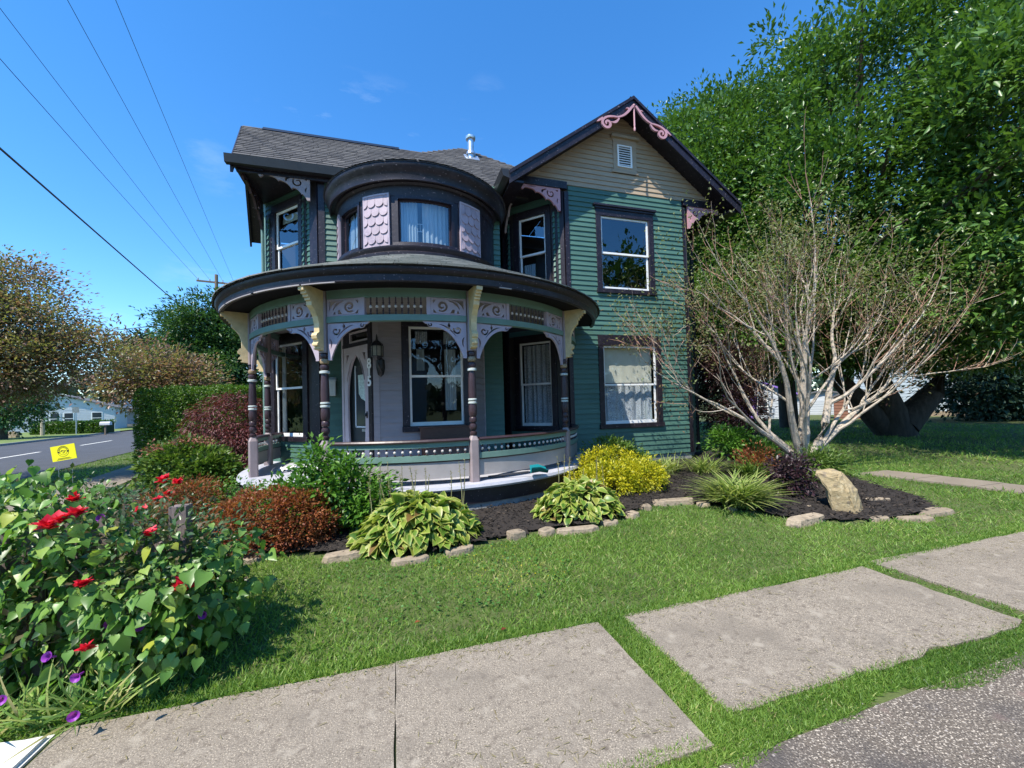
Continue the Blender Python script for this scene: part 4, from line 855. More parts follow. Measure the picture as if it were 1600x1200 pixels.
        for j in range(k):
            a = ms0+1.6+(ms1-ms0-3.2)*(j+.5)/k; q = pol(a, RP, 2.966)
            b = MB(); b.lathe([(.009, 0), (.009, .05), (.016, .06), (.009, .07), (.010, .165), (.018, .175), (.009, .185), (.009, .249)], q, 6); sp = b.build('spindle', PURPLE2, fz)
            b = MB(); b.lathe([(.006, -.022), (.019, -.012), (.022, 0), (.019, .012), (.006, .022)], q+Vector((0, 0, .118)), 8); b.build('bead', BALL, fz, True)
        # arched spandrel brackets below the frieze
        bw, bh = (.62, .52) if span > 1.6 else (.34, .50)
        def spandrel(flip, sa):
            o = np.r_[[(0, 0), (bw, 0)], bez((bw, 0), (bw*.97, -.02), (bw*.93, -.035), n=4), bez((bw*.90, -.035), (bw*.86, -.10), (bw*.76, -.085), n=7), bez((bw*.74, -.085), (bw*.30, -.10), (.05, -bh+.02), n=18), [(.055, -bh), (0, -bh)]]
            hs = [stroke(spiral(bw*.82, -.045, .008, .030, 90, .8, 14), .018), stroke(bez((bw*.62, -.045), (bw*.42, -.06), (bw*.24, -.21), n=14), [.008, .024, .008]), stroke(spiral(bw*.20, -.115, .014, .062, 20, 1.0, 24), .024), stroke(bez((bw*.40, -.015), (bw*.40, -.06), (bw*.40, -.09), n=5), [.01, .045, .01]), stroke(bez((.03, -.22), (.075, -.27), (.045, -.36), n=10), [.008, .028, .008])]
            fn = lambda x, y, z: pol(sa+math.degrees((x if not flip else -x)/RP), RP+.005+z, 2.878+y)
            mapped(fret([o]+hs, .03), fn, 'spandrel', LAV, H)
        if i > 0: spandrel(False, s0)
        if i+1 < len(ends)-1: spandrel(True, s1)
    # balustrades: none across the steps between the second and third post
    for s0, s1 in ((POSTS[0], POSTS[1]), (POSTS[2], POSTS[3]), (POSTS[3], POSTS[4]), (POSTS[4], 76), (-114, POSTS[0])):
        s0 += half; s1 -= half; n = max(4, int((s1-s0)/2))
        b = MB(); b.arc([(RP-.06, 1.165), (RP+.06, 1.165), (RP+.065, 1.185), (RP+.05, 1.205), (RP-.05, 1.205), (RP-.065, 1.185)], C, s0, s1, n); rl = b.build('porch_railing', PURPLE2, H)
        b = MB(); b.arc([(RP-.025, 1.095), (RP+.030, 1.095), (RP+.030, 1.163), (RP-.025, 1.163)], C, s0, s1, n); b.build('upper_rail', GREEN_TRIM, rl)
        b = MB(); b.arc([(RP-.03, .905), (RP+.034, .905), (RP+.034, .985), (RP-.03, .985)], C, s0, s1, n); b.build('lower_rail', GREEN_TRIM, rl)
        b = MB(); b.arc([(RP-.012, .655), (RP+.012, .655), (RP+.012, .903), (RP-.012, .903)], C, s0, s1, n); b.build('rail_panel', PANEL, rl)
        b = MB(); b.arc([(RP-.02, .885), (RP+.022, .885), (RP+.022, .904), (RP-.02, .904)], C, s0, s1, n); b.build('panel_moulding', PURPLE2, rl)
        k = int(rad(s1-s0)*RP/.105)
        for j in range(k):
            q = pol(s0+(s1-s0)*(j+.5)/k, RP, .985)
            b = MB(); b.lathe([(.012, 0), (.018, .012), (.008, .022), (.008, .088), (.018, .098), (.012, .11)], q, 6); b.build('spindle', PURPLE2, rl)
            b = MB(); b.lathe([(.008, -.022), (.018, -.012), (.021, 0), (.018, .012), (.008, .022)], q+Vector((0, 0, .055)), 8); b.build('bead', BALL, rl, True)
porch()

def turret():
    CT = (.57, 8.82); R = 1.62
    def pol(a, r, z=0.): a = rad(a); return Vector((CT[0]+r*math.sin(a), CT[1]-r*math.cos(a), z))
    b = MB(); b.arc([(1.5, 4.3), (1.70, 4.3), (1.71, 4.42), (1.69, 4.44), (1.70, 4.47), (1.72, 4.50), (1.72, 4.53), (1.66, 4.56), (1.5, 4.56)], CT, -112, 112, 60); b.build('turret_base', PURPLE, H, True)
    b = MB(); b.arc([(1.5, 5.46), (1.63, 5.46), (1.65, 5.64), (1.69, 5.67), (1.69, 5.71), (1.5, 5.71)], CT, -112, 112, 60); b.build('turret_frieze', PURPLE, H, True)
    b = MB(); b.arc([(1.6, 5.70), (1.76, 5.69), (1.76, 5.655), (1.785, 5.64), (1.805, 5.65), (1.81, 5.77), (1.835, 5.80), (1.865, 5.86), (1.88, 5.89), (1.88, 5.92), (1.6, 5.94)], CT, -120, 120, 72); b.build('turret_cornice', PURPLE, H, True)
    b = MB(); b.arc([(.1, 6.58), (1.89, 5.925), (1.89, 5.94), (.1, 6.62)], CT, -130, 130, 60); tr = b.build('turret_roof', ROOFBASE, H, True)
    sk = MB(); Rr = 1.91
    while Rr > .5:
        z = lambda q: 5.943+(1.89-q)*.375
        n = int(rad(250)*Rr/.28)
        for i in range(n):
            t0 = -125+250*(i+random.random()*.1)/n; t1 = t0+250/n*.98
            sk.add([pol(t0, Rr, z(Rr)+.012), pol(t1, Rr, z(Rr)+.012), pol(t1, Rr-.15, z(Rr-.15)+.004), pol(t0, Rr-.15, z(Rr-.15)+.004)], [(0, 1, 2, 3)], .02+.96*random.random())
        Rr -= .13
    setprops(sk.build('shingles', SHINGLE, tr), kind='stuff')
    # piers between the windows
    for a0, a1 in ((-112, -69.5), (-44.5, -18.5), (19, 112)):
        b = MB(); b.arc([(1.5, 4.55), (R, 4.55), (R, 5.47), (1.5, 5.47)], CT, a0, a1, max(6, int((a1-a0)/3))); b.build('turret_wall', PURPLE, H, True)
    for a0, a1 in ((-69.5, -44.5), (-18.5, 19)):
        n = 12
        b = MB(); k = math.degrees(.05/R)
        for q0, q1 in ((a0, a0+k), (a1-k, a1)): b.arc([(1.52, 4.56), (R+.02, 4.56), (R+.02, 5.46), (1.52, 5.46)], CT, q0, q1, 2)
        b.arc([(1.52, 5.40), (R+.018, 5.40), (R+.018, 5.458), (1.52, 5.458)], CT, a0+k, a1-k, n)
        b.arc([(1.50, 4.50), (R+.07, 4.50), (R+.06, 4.60), (1.50, 4.60)], CT, a0-1.2, a1+1.2, n)
        w = b.build('turret_window', PURPLE, H, True)
        b = MB(); b.arc([(1.555, 4.602), (1.575, 4.602), (1.575, 4.630), (1.555, 4.630)], CT, a0+k, a1-k, n); b.arc([(1.555, 5.375), (1.575, 5.375), (1.575, 5.398), (1.555, 5.398)], CT, a0+k, a1-k, n)
        b.arc([(1.555, 4.630), (1.575, 4.630), (1.575, 5.375), (1.555, 5.375)], CT, a0+k, a0+k*1.5, 1); b.arc([(1.555, 4.630), (1.575, 4.630), (1.575, 5.375), (1.555, 5.375)], CT, a1-k*1.5, a1-k, 1); b.build('sash', PURPLE2, w)
        b = MB(); V = []
        for i in range(n+1): a = a0+k+(a1-a0-2*k)*i/n; V += [pol(a, 1.562, 4.62), pol(a, 1.562, 5.39)]
        b.add(V, [(2*i, 2*i+2, 2*i+3, 2*i+1) for i in range(n)]); b.build('pane', GLASS_UP, w, True)
        for ca, cb in ((a0+k, a0+(a1-a0)*.36), (a0+(a1-a0)*.45, a1-k)):
            b = MB(); V = []; m = 22
            for i in range(m+1):
                a = ca+(cb-ca)*i/m; f = .018*math.sin(i*1.7); V += [pol(a, 1.46+f, 4.58), pol(a, 1.46+f*.6, 5.42)]
            b.add(V, [(2*i, 2*i+2, 2*i+3, 2*i+1) for i in range(m)]); b.build('curtain', GREYCURT, w, True)
        if a0 == -18.5:
            b = MB(); b.arc([(1.40, 4.90), (1.415, 4.90), (1.415, 4.915), (1.40, 4.915)], CT, a0+k, a1-k, n); b.arc([(1.40, 5.04), (1.415, 5.04), (1.415, 5.05), (1.40, 5.05)], CT, a0+k, a1-k, n)
            for j in range(14): a = a0+3+(a1-a0-6)*j/13; b.arc([(1.40, 4.915), (1.41, 4.915), (1.41, 5.04), (1.40, 5.04)], CT, a, a+.35, 1)
            b.build('crib_rail', WHITE, w)
    # fish-scale shingle panels
    for a0, a1 in ((-90, -73), (-40.5, -22), (23, 40.5)):
        b = MB(); k = math.degrees(.028/R)
        b.arc([(R+.002, 4.52), (R+.022, 4.52), (R+.022, 5.47), (R+.002, 5.47)], CT, a0+k, a1-k, 8); pn = b.build('scale_panel', PINKSCALE, H, True)
        b = MB(); b.arc([(R+.002, 4.50), (R+.045, 4.50), (R+.045, 5.50), (R+.002, 5.50)], CT, a0, a0+k, 1); b.arc([(R+.002, 4.50), (R+.045, 4.50), (R+.045, 5.50), (R+.002, 5.50)], CT, a1-k, a1, 1); b.arc([(R+.002, 5.47), (R+.045, 5.47), (R+.045, 5.50), (R+.002, 5.50)], CT, a0+k, a1-k, 4); b.build('panel_frame', LAV, pn)
        cols = 3; wdt = (a1-a0-2*k)/cols; e = .165
        for r in range(6):
            z0 = 4.44+r*e; sh = (r % 2)*.5
            for c_ in range(-1, cols+1):
                c0 = a0+k+(c_+sh)*wdt; c1 = c0+wdt; lo_, hi_ = max(c0, a0+k+.05), min(c1, a1-k-.05)
                if hi_-lo_ < wdt*.2: continue
                out = []; cm = (c0+c1)/2; hw = wdt/2*.97; rr = .075
                ztop = min(z0+e*1.25, 5.468)
                for i in range(9):
                    t = math.pi*(1+i/8); x = cm+hw*math.cos(t); out.append((min(max(x, lo_), hi_), z0+rr+rr*math.sin(t)))
                out += [(min(cm+hw, hi_), ztop), (max(cm-hw, lo_), ztop)]
                f = lambda x, z, d: pol(x, R+.022+.004+.022*max(0, 1-(z-z0)/(e*1.2))+d, z)
                b = MB(); b.prism([f(x, z, 0) for x, z in out], [f(x, z, .010) for x, z in out]); b.build('scale_shingle', PINKSCALE, pn)
turret()

def porch_things():
    # wall lantern
    x, y = -.25, 7.37; o = thing('wall_lantern', 'black wall lantern with frosted glass beside the front door', 'lantern', (x, y, 2.55))
    b = MB(); b.lathe([(.0, -.20), (.05, -.16), (.075, -.05), (.07, .10), (.03, .14)], (x, 7.375, 2.42), 12); b.build('back_plate', BLACK, o, True)
    b = MB(); b.tube([(x+.02, 7.36, 2.40), (x+.02, 7.27, 2.30), (x-.03, 7.20, 2.42), (x-.05, 7.20, 2.52)], .014, 8); b.build('arm', BLACK, o)
    b = MB(); b.lathe([(.02, -.16), (.05, -.13), (.10, -.10), (.10, -.09)], (x-.05, 7.20, 2.66), 8); b.lathe([(.11, .08), (.10, .12), (.05, .17), (.02, .19), (.012, .27), (.0, .30)], (x-.05, 7.20, 2.66), 8)
    for k in range(8): t = k*math.pi/4; b.tube([(x-.05+.10*math.cos(t), 7.20+.10*math.sin(t), 2.56), (x-.05+.105*math.cos(t), 7.20+.105*math.sin(t), 2.75)], .007, 4)
    b.build('cage', BLACK, o)
    b = MB(); b.lathe([(.092, -.098), (.096, .08)], (x-.05, 7.20, 2.66), 8); b.build('glass', mat('lantern_glass', (.25, .25, .22), .15, .2, 10), o)
    # mailbox
    o = thing('mailbox', 'slim pale metal mailbox on the green wall left of the door', 'mailbox', (-1.22, 8.77, 1.95))
    b = MB(); b.box(-1.29, -1.165, 8.68, 8.772, 1.95, 2.25); b.build('box', mat('mailbox_grey', (.42, .47, .45), .4), o, bevel=.01)
    b = MB(); b.hexa([(-1.30, 8.665, 2.24), (-1.155, 8.665, 2.24), (-1.155, 8.772, 2.27), (-1.30, 8.772, 2.27), (-1.29, 8.68, 2.28), (-1.165, 8.68, 2.28), (-1.165, 8.772, 2.33), (-1.29, 8.772, 2.33)]); b.build('lid', mat('mailbox_lid', (.5, .55, .53), .35), o)
    # wooden bench under the big window
    o = thing('porch_bench', 'dark brown wooden bench below the large porch window', 'bench', (.85, 7.1, ZD))
    for z0, z1 in ((1.08, 1.29), (.93, 1.06)):
        b = MB(); b.box(.40, 1.32, 7.20, 7.235, z0, z1); b.build('back_board', WOODB, o, bevel=.004)
    b = MB(); b.box(.38, 1.34, 7.185, 7.25, 1.292, 1.32); b.build('top_rail', WOODB, o, bevel=.004)
    for y0 in (6.82, 6.95, 7.08): 
        b = MB(); b.box(.40, 1.32, y0, y0+.115, .98, 1.01); b.build('seat_slat', WOODB, o)
    for x in (.42, 1.26):
        for yy in (6.84, 7.19):
            b = MB(); b.box(x, x+.05, yy, yy+.05, ZD, .979 if yy < 7 else 1.29); b.build('leg', WOODB, o)
    # shovel lying on the deck
    o = thing('plastic_shovel', 'teal plastic shovel with dark handle lying on the white porch deck', 'shovel', (1.9, 5.95, ZD))
    hd = Vector((1.30, 5.83, ZD+.03)); tip = Vector((1.93, 5.70, ZD+.03)); d = (tip-hd).normalized(); q = d.cross(Vector((0, 0, 1))).normalized()
    b = MB(); b.tube([hd, hd.lerp(tip, .55)+Vector((0, 0, .03)), tip-d*.03+Vector((0, 0, .05))], .014, 8); b.build('handle', HANDLE, o)
    V = []; n = 8
    for i in range(n+1):
        t = i/n-.5; cup = .10*(4*t*t); V += [tip+q*(t*.24)+Vector((0, 0, .03+cup)), tip+d*.13+q*(t*.27)+Vector((0, 0, .05+cup*.9)), tip+d*.25+q*(t*.26)+Vector((0, 0, .03+cup*.6))]
    V2 = [v+Vector((0, 0, -.008)) for v in V]; F = []
    for i in range(n):
        for j in range(2): F.append((3*i+j, 3*i+j+1, 3*i+j+4, 3*i+j+3))
    b = MB(); b.add(V, F); b.add(V2, F)
    ed = [3*i for i in range(n+1)]+[3*n+1, 3*n+2]+[3*i+2 for i in range(n-1, -1, -1)]+[1]
    m = len(V); b.f += [(ed[k], ed[(k+1) % len(ed)], ed[(k+1) % len(ed)]+m, ed[k]+m) for k in range(len(ed))]
    b.build('blade', TEAL, o, True)
    # white lacy mat heaped on the deck at the left
    o = thing('lacy_cloth', 'crumpled white lacy cloth lying on the porch deck near the left window', 'cloth', (-1.75, 8.0, ZD))
    n = 26; V = []; 
    for i in range(n+1):
        for j in range(9):
            u = i/n; v = j/8; x = -2.15+u*1.1; y = 8.35-u*.35+(v-.5)*.5
            V.append((x, y, ZD+.012+.07*abs(math.sin(u*9+v*3))*math.sin(math.pi*v)*math.sin(math.pi*u)+.025*random.random()))
    b = MB(); b.add(V, [(i*9+j, i*9+j+1, (i+1)*9+j+1, (i+1)*9+j) for i in range(n) for j in range(8) if random.random() < .86]); b.build('weave', WHITE, o, True)
porch_things()
# ------------------------------------------------------------------ planting round the house
def ell(c, r): return (np.array(c, float), np.array(r, float))
def garden():
    g = gz
    bush('spirea', 'large rounded russet red spirea at the front left of the bed', 'shrub', (-1.42, 5.15, g(-1.42, 5.15)), [ell((-1.42, 5.15, .36), (.62, .42, .40)), ell((-1.05, 5.2, .36), (.38, .36, .34)), ell((-1.85, 5.2, .28), (.3, .3, .28))], 900, 26, .042, .040, T_OVAL, L_SPI, nst=14, shell=(.84, 1.0), tintmix=.55)
    bush('spirea', 'smaller russet spirea behind the red roses on the left', 'shrub', (-2.75, 6.6, g(-2.75, 6.6)), [ell((-2.75, 6.6, .38), (.42, .38, .36)), ell((-3.2, 6.7, .3), (.3, .3, .28))], 260, 24, .055, .055, T_NARROW, L_SPI, nst=10, shell=(.7, 1.0), tintmix=.55)
    # leafy shrub by the porch steps
    bush('porch_shrub', 'loose light green shrub growing up against the porch steps', 'shrub', (-.85, 5.55, g(-.85, 5.55)), [ell((-.9, 5.5, .50), (.62, .38, .42)), ell((-.55, 5.3, .72), (.40, .30, .35)), ell((-.98, 5.5, 1.0), (.20, .18, .34)), ell((-1.3, 5.6, .5), (.3, .3, .35)), ell((-.3, 5.2, .42), (.35, .25, .3))], 300, 22, .085, .085, T_OVAL, L_SHRUB, nst=22, shell=(.3, 1.0), tintmix=.4)
    bush('porch_shrub', 'low pale weedy growth on the left edge of the porch deck', 'shrub', (-2.35, 6.75, g(-2.35, 6.75)), [ell((-2.4, 6.7, .42), (.40, .3, .30)), ell((-1.9, 6.25, .4), (.45, .3, .26))], 90, 22, .08, .055, T_OVAL, L_SHRUB, nst=14, shell=(.3, 1.0))
    # hostas
    def hosta(label, base, R, h, n, size, spikes):
        o = thing('hosta', label, 'hosta', base)
        a = rng.random(n)*2*math.pi; r = np.sqrt(rng.random(n)); lay = rng.random(n)
        x = base[0]+R[0]*r*np.cos(a); y = base[1]+R[1]*r*np.sin(a); z = base[2]+h*(1-r**2.6)*(.55+.45*lay)+.05
        out = np.c_[np.cos(a), np.sin(a), np.zeros(n)]; P = np.c_[x, y, z]-out*size*.3
        D = out*(.35+.75*r[:, None])+rng.normal(size=(n, 3))*.34+np.array([0, 0, .25])*(1-1.6*r[:, None])
        Nn = np.array([0, 0, 1.])+out*(.5*r[:, None])+rng.normal(size=(n, 3))*.42
        leaves('leaf_mound', P, D, Nn, size*rng.uniform(.7, 1.2, n), T_HOSTA, L_HOSTA, o, tint=np.where(rng.random(n) < .04, .97, rng.random(n)*.78), smooth=True)
        b = MB()
        for q in range(min(40, n)): b.tube([(base[0]+rng.normal()*.05, base[1]+rng.normal()*.05, base[2]), P[q]], [.008, .005], 4)
        b.build('leaf_stalk', L_STALK, o)
        for sx, sy, sh in spikes:
            p0 = Vector((base[0]+sx, base[1]+sy, base[2]+h*.5)); tip = p0+Vector((rng.normal()*.05, rng.normal()*.04, sh)); b = MB(); b.tube([p0, p0.lerp(tip, .5)+Vector((.01, 0, 0)), tip], [.0065, .005, .003], 5); fl = b.build('flower_stalk', L_STALK2, o)
            m = 26; t = rng.uniform(.45, 1, m); Q = np.array([p0.lerp(tip, float(k)) for k in t]); dd = sph(m)*[1, 1, .5]+[0, 0, .3]
            leaves('seed_pod', Q, dd, sph(m), rng.uniform(.018, .034, m), T_NARROW, L_DRY, fl, kind='stuff')
    global L_STALK, L_STALK2
    L_STALK = mat('leaf_stalk', (.14, .22, .05), .6); L_STALK2 = mat('seed_stalk', (.20, .20, .09), .7)
    sp = [(rng.uniform(-.62, .58), rng.uniform(-.05, .4), rng.uniform(.45, .68)) for _ in range(17)]
    hosta('large pale edged hosta with tall seed stalks in front of the porch', (.22, 4.84, g(.22, 4.84)), (.72, .48), .45, 820, .15, sp)
    sp = [(rng.uniform(-.25, .45), rng.uniform(.0, .3), rng.uniform(.4, .6)) for _ in range(9)]
    hosta('smaller hosta with browning leaf edges right of the large hosta', (2.40, 5.05, g(2.40, 5.05)), (.64, .42), .40, 620, .125, sp)
    bush('golden_shrub', 'bright yellow golden shrub against the green wall', 'shrub', (3.6, 6.1, g(3.6, 6.1)), [ell((3.25, 5.75, .40), (.50, .38, .27)), ell((3.85, 5.85, .42), (.52, .38, .27)), ell((3.55, 6.2, .56), (.55, .36, .30)), ell((4.15, 6.1, .36), (.32, .3, .22)), ell((2.95, 5.9, .36), (.3, .3, .24))], 430, 26, .055, .05, T_OVAL, L_GOLD, nst=12, shell=(.75, 1.0))
    bush('low_shrub', 'dark green leafy shrub behind the golden shrub', 'shrub', (3.9, 6.75, g(3.9, 6.75)), [ell((3.85, 6.7, .62), (.5, .3, .38)), ell((4.3, 6.8, .5), (.4, .3, .3))], 170, 24, .07, .07, T_OVAL, L_HYD, nst=8, shell=(.6, 1.0))
    # strap leaved clumps
    def lily(label, base, R, n, L, m, group=None, name='striped_grass'):
        o = thing(name, label, 'grass clump', base, group)
        a = rng.random(n)*2*math.pi; P = np.c_[base[0]+rng.normal(size=n)*R*.4, base[1]+rng.normal(size=n)*R*.4, np.full(n, base[2]+.01)]
        sp_ = rng.uniform(.25, 1.0, n); D = np.c_[np.cos(a)*sp_, np.sin(a)*sp_, rng.uniform(.7, 1.3, n)]
        leaves('blade', P, D, np.c_[-np.cos(a), -np.sin(a), np.full(n, .35)], L*rng.uniform(.55, 1.15, n), T_LILY, m, o, smooth=True)
    lily('spiky clump of yellow striped grass in front of the bare maple', (4.75, 4.68, g(4.75, 4.68)), .24, 760, .56, L_LILY)
    for x, y, n, L, lb in ((5.35, 7.0, 160, .45, 'strappy pale daylily clump at the right foot of the green wall'), (5.9, 6.6, 200, .5, 'strappy daylily clump behind the striped grass'), (6.4, 6.0, 220, .5, 'strappy green daylily clump between striped grass and bare maple'), (4.85, 6.7, 120, .38, 'small pale daylily clump right of the golden shrub'), (7.0, 5.25, 140, .4, 'low strappy clump to the right of the bare maple trunk')):
        lily(lb, (x, y, g(x, y)), .26, n, L, L_LILY if x < 6 else L_HYD, 'daylily clumps below the bare maple', 'daylily')
    bush('purple_plant', 'dark purple leaved plant at the foot of the bare maple', 'plant', (5.95, 4.75, g(5.95, 4.75)), [ell((5.95, 4.75, .36), (.30, .26, .30)), ell((5.75, 4.85, .5), (.18, .16, .22)), ell((6.1, 4.85, .5), (.16, .16, .28))], 130, 18, .055, .065, T_OVAL, L_PURP, nst=9, shell=(.4, 1.0))
    bush('red_leaf_plant', 'reddish leaved plant just left of the bare maple trunk', 'plant', (6.9, 6.2, g(6.9, 6.2)), [ell((6.8, 6.2, .42), (.4, .3, .28))], 80, 18, .08, .08, T_NARROW, L_SPI, nst=8, shell=(.3, 1.0))
    bush('red_leaf_plant', 'green and red leaved plant just right of the bare maple trunk', 'plant', (7.75, 5.7, g(7.75, 5.7)), [ell((7.7, 5.65, .40), (.5, .3, .26))], 110, 18, .08, .09, T_NARROW, L_HYD, nst=8, shell=(.3, 1.0))
    bush('green_perennial', 'tall fresh green perennial by the dark house corner', 'plant', (7.6, 7.6, g(7.6, 7.6)), [ell((7.6, 7.6, .65), (.5, .4, .42)), ell((8.1, 7.4, .45), (.5, .4, .3))], 130, 22, .09, .10, T_OVAL, L_SHRUB, nst=10, shell=(.4, 1.0))
    # left of the house
    bush('hydrangea', 'rounded hydrangea with faded reddish blooms left of the porch', 'shrub', (-3.95, 9.3, g(-3.95, 9.3)), [ell((-3.95, 9.3, .60), (.72, .55, .50)), ell((-3.5, 9.0, .48), (.5, .4, .38))], 330, 24, .085, .11, T_OVAL, L_HYD, nst=12, shell=(.7, 1.0))
    o = [q for q in COL.objects if q.name == 'hydrangea'][0]
    n = 0; P = []; 
    for c in ((-4.3, 9.0, 1.05), (-4.05, 9.1, 1.13), (-3.75, 9.15, 1.12), (-3.6, 9.3, 1.1), (-4.5, 9.2, .98), (-3.9, 9.4, 1.15)):
        P.append(np.array(c)+rng.normal(size=(90, 3))*[.08, .08, .045])
    P = np.concatenate(P); leaves('bloom', P, sph(len(P)), sph(len(P))+[0, 0, 1], rng.uniform(.03, .05, len(P)), T_ROUND, L_HYDR, o, kind='stuff')
    bush('groundcover_plant', 'low blue green groundcover between hydrangea and porch', 'plant', (-3.05, 7.8, g(-3.05, 7.8)), [ell((-3.1, 7.7, .26), (.45, .6, .2)), ell((-2.8, 7.0, .24), (.3, .4, .18))], 130, 20, .07, .05, T_OVAL, L_TREE, nst=4, shell=(.5, 1.0))
    bush('red_maple', 'weeping dark red laceleaf maple mound beside the hedge', 'shrub', (-3.9, 11.2, g(-3.9, 11.2)), [ell((-3.85, 11.2, 1.2), (.95, .7, .95)), ell((-3.5, 10.8, .8), (.6, .5, .6))], 480, 26, .09, .09, T_NARROW, L_RED, nst=10, shell=(.75, 1.0), droop=.8)
    # clipped hedge: leaves over a box with rounded corners
    o = thing('clipped_hedge', 'tall clipped green box hedge beside the side footpath', 'hedge', (-5.8, 13.9, g(-5.8, 13.9)))
    N = 30000; A = np.array([-7.0, 13.6]); Bq = np.array([-4.1, 12.75]); t = (Bq-A)/np.linalg.norm(Bq-A); q = np.array([-t[1], t[0]]); Lh = float(np.linalg.norm(Bq-A)); dep, ht = 1.5, 2.32
    f = rng.choice(4, N, p=[.56, .20, .14, .10]); u = rng.random(N)*Lh; v = rng.random(N)*dep; z = rng.random(N)*ht
    u = np.where(f == 2, 0, u); u = np.where(f == 3, Lh, u); v = np.where(f == 0, 0, v); z = np.where(f == 1, ht, z)
    cz = .05*np.sin(u*5)*np.sin(z*4+1)+rng.normal(size=N)*.035; u2 = u+np.where(f == 2, -cz, 0); v2 = v+np.where(f == 0, cz, 0); z2 = z+np.where(f == 1, cz, 0)
    rr = .14; ov = np.maximum(0, z2-(ht-rr))*np.maximum(0, (rr-v2)/rr); v2 = v2+ov*.4
    P = np.c_[A[0]+t[0]*u2+q[0]*v2, A[1]+t[1]*u2+q[1]*v2, z2+.04]
    nr = np.zeros((N, 3)); nr[f == 0] = [-q[0], -q[1], .2]; nr[f == 1] = [0, 0, 1]; nr[f == 2] = [-t[0], -t[1], .2]; nr[f == 3] = [t[0], t[1], .2]
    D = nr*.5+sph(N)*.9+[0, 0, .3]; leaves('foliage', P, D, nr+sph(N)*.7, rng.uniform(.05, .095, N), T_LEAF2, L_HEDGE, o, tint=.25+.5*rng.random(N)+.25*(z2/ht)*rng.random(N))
    b = MB(); c = A+t*Lh/2+q*dep/2
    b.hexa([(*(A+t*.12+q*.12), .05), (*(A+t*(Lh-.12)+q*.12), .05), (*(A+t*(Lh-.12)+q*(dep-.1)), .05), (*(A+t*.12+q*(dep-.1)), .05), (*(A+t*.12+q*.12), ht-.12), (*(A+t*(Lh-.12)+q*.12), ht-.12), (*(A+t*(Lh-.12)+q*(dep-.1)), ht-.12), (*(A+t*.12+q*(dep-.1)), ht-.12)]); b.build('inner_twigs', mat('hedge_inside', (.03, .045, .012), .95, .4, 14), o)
    # dark red shrub in the shade right of the house
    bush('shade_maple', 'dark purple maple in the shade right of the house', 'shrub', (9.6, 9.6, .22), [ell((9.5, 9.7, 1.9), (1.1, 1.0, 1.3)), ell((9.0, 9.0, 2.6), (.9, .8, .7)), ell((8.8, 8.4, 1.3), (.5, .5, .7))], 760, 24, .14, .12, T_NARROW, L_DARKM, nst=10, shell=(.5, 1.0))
garden()

def branches(start, d, length, r, depth, out, tips, curve_up=.25, envelope=None, spread=.55, kids=(2, 4), twig_r=.006):
    p = Vector(start); d = Vector(d).normalized(); n = 5; pts = [p.copy()]; rs = [r]
    for i in range(n):
        d = (d+Vector(rng.normal(size=3)*.09)+Vector((0, 0, curve_up/n))).normalized(); p = p+d*(length/n)
        pts.append(p.copy()); rs.append(max(twig_r*.5, r*(1-.5*(i+1)/n)))
    out.append((pts, rs, depth))
    if depth == 0: tips.append((pts[-1], d)); tips.append((pts[-2], d)); tips.append((pts[2], d)); return
    for k in range(rng.integers(*kids)):
        i = rng.integers(2, n+1); ax = Vector(sph(1)[0]); dd = (d+ax*spread*rng.uniform(.6, 1.3)).normalized()
        branches(pts[i], dd, length*rng.uniform(.55, .8), max(twig_r, rs[i]*rng.uniform(.5, .7)), depth-1, out, tips, curve_up, envelope, spread, kids, twig_r)
    branches(pts[-1], d, length*.72, max(twig_r, rs[-1]*.85), depth-1, out, tips, curve_up, envelope, spread, kids, twig_r)
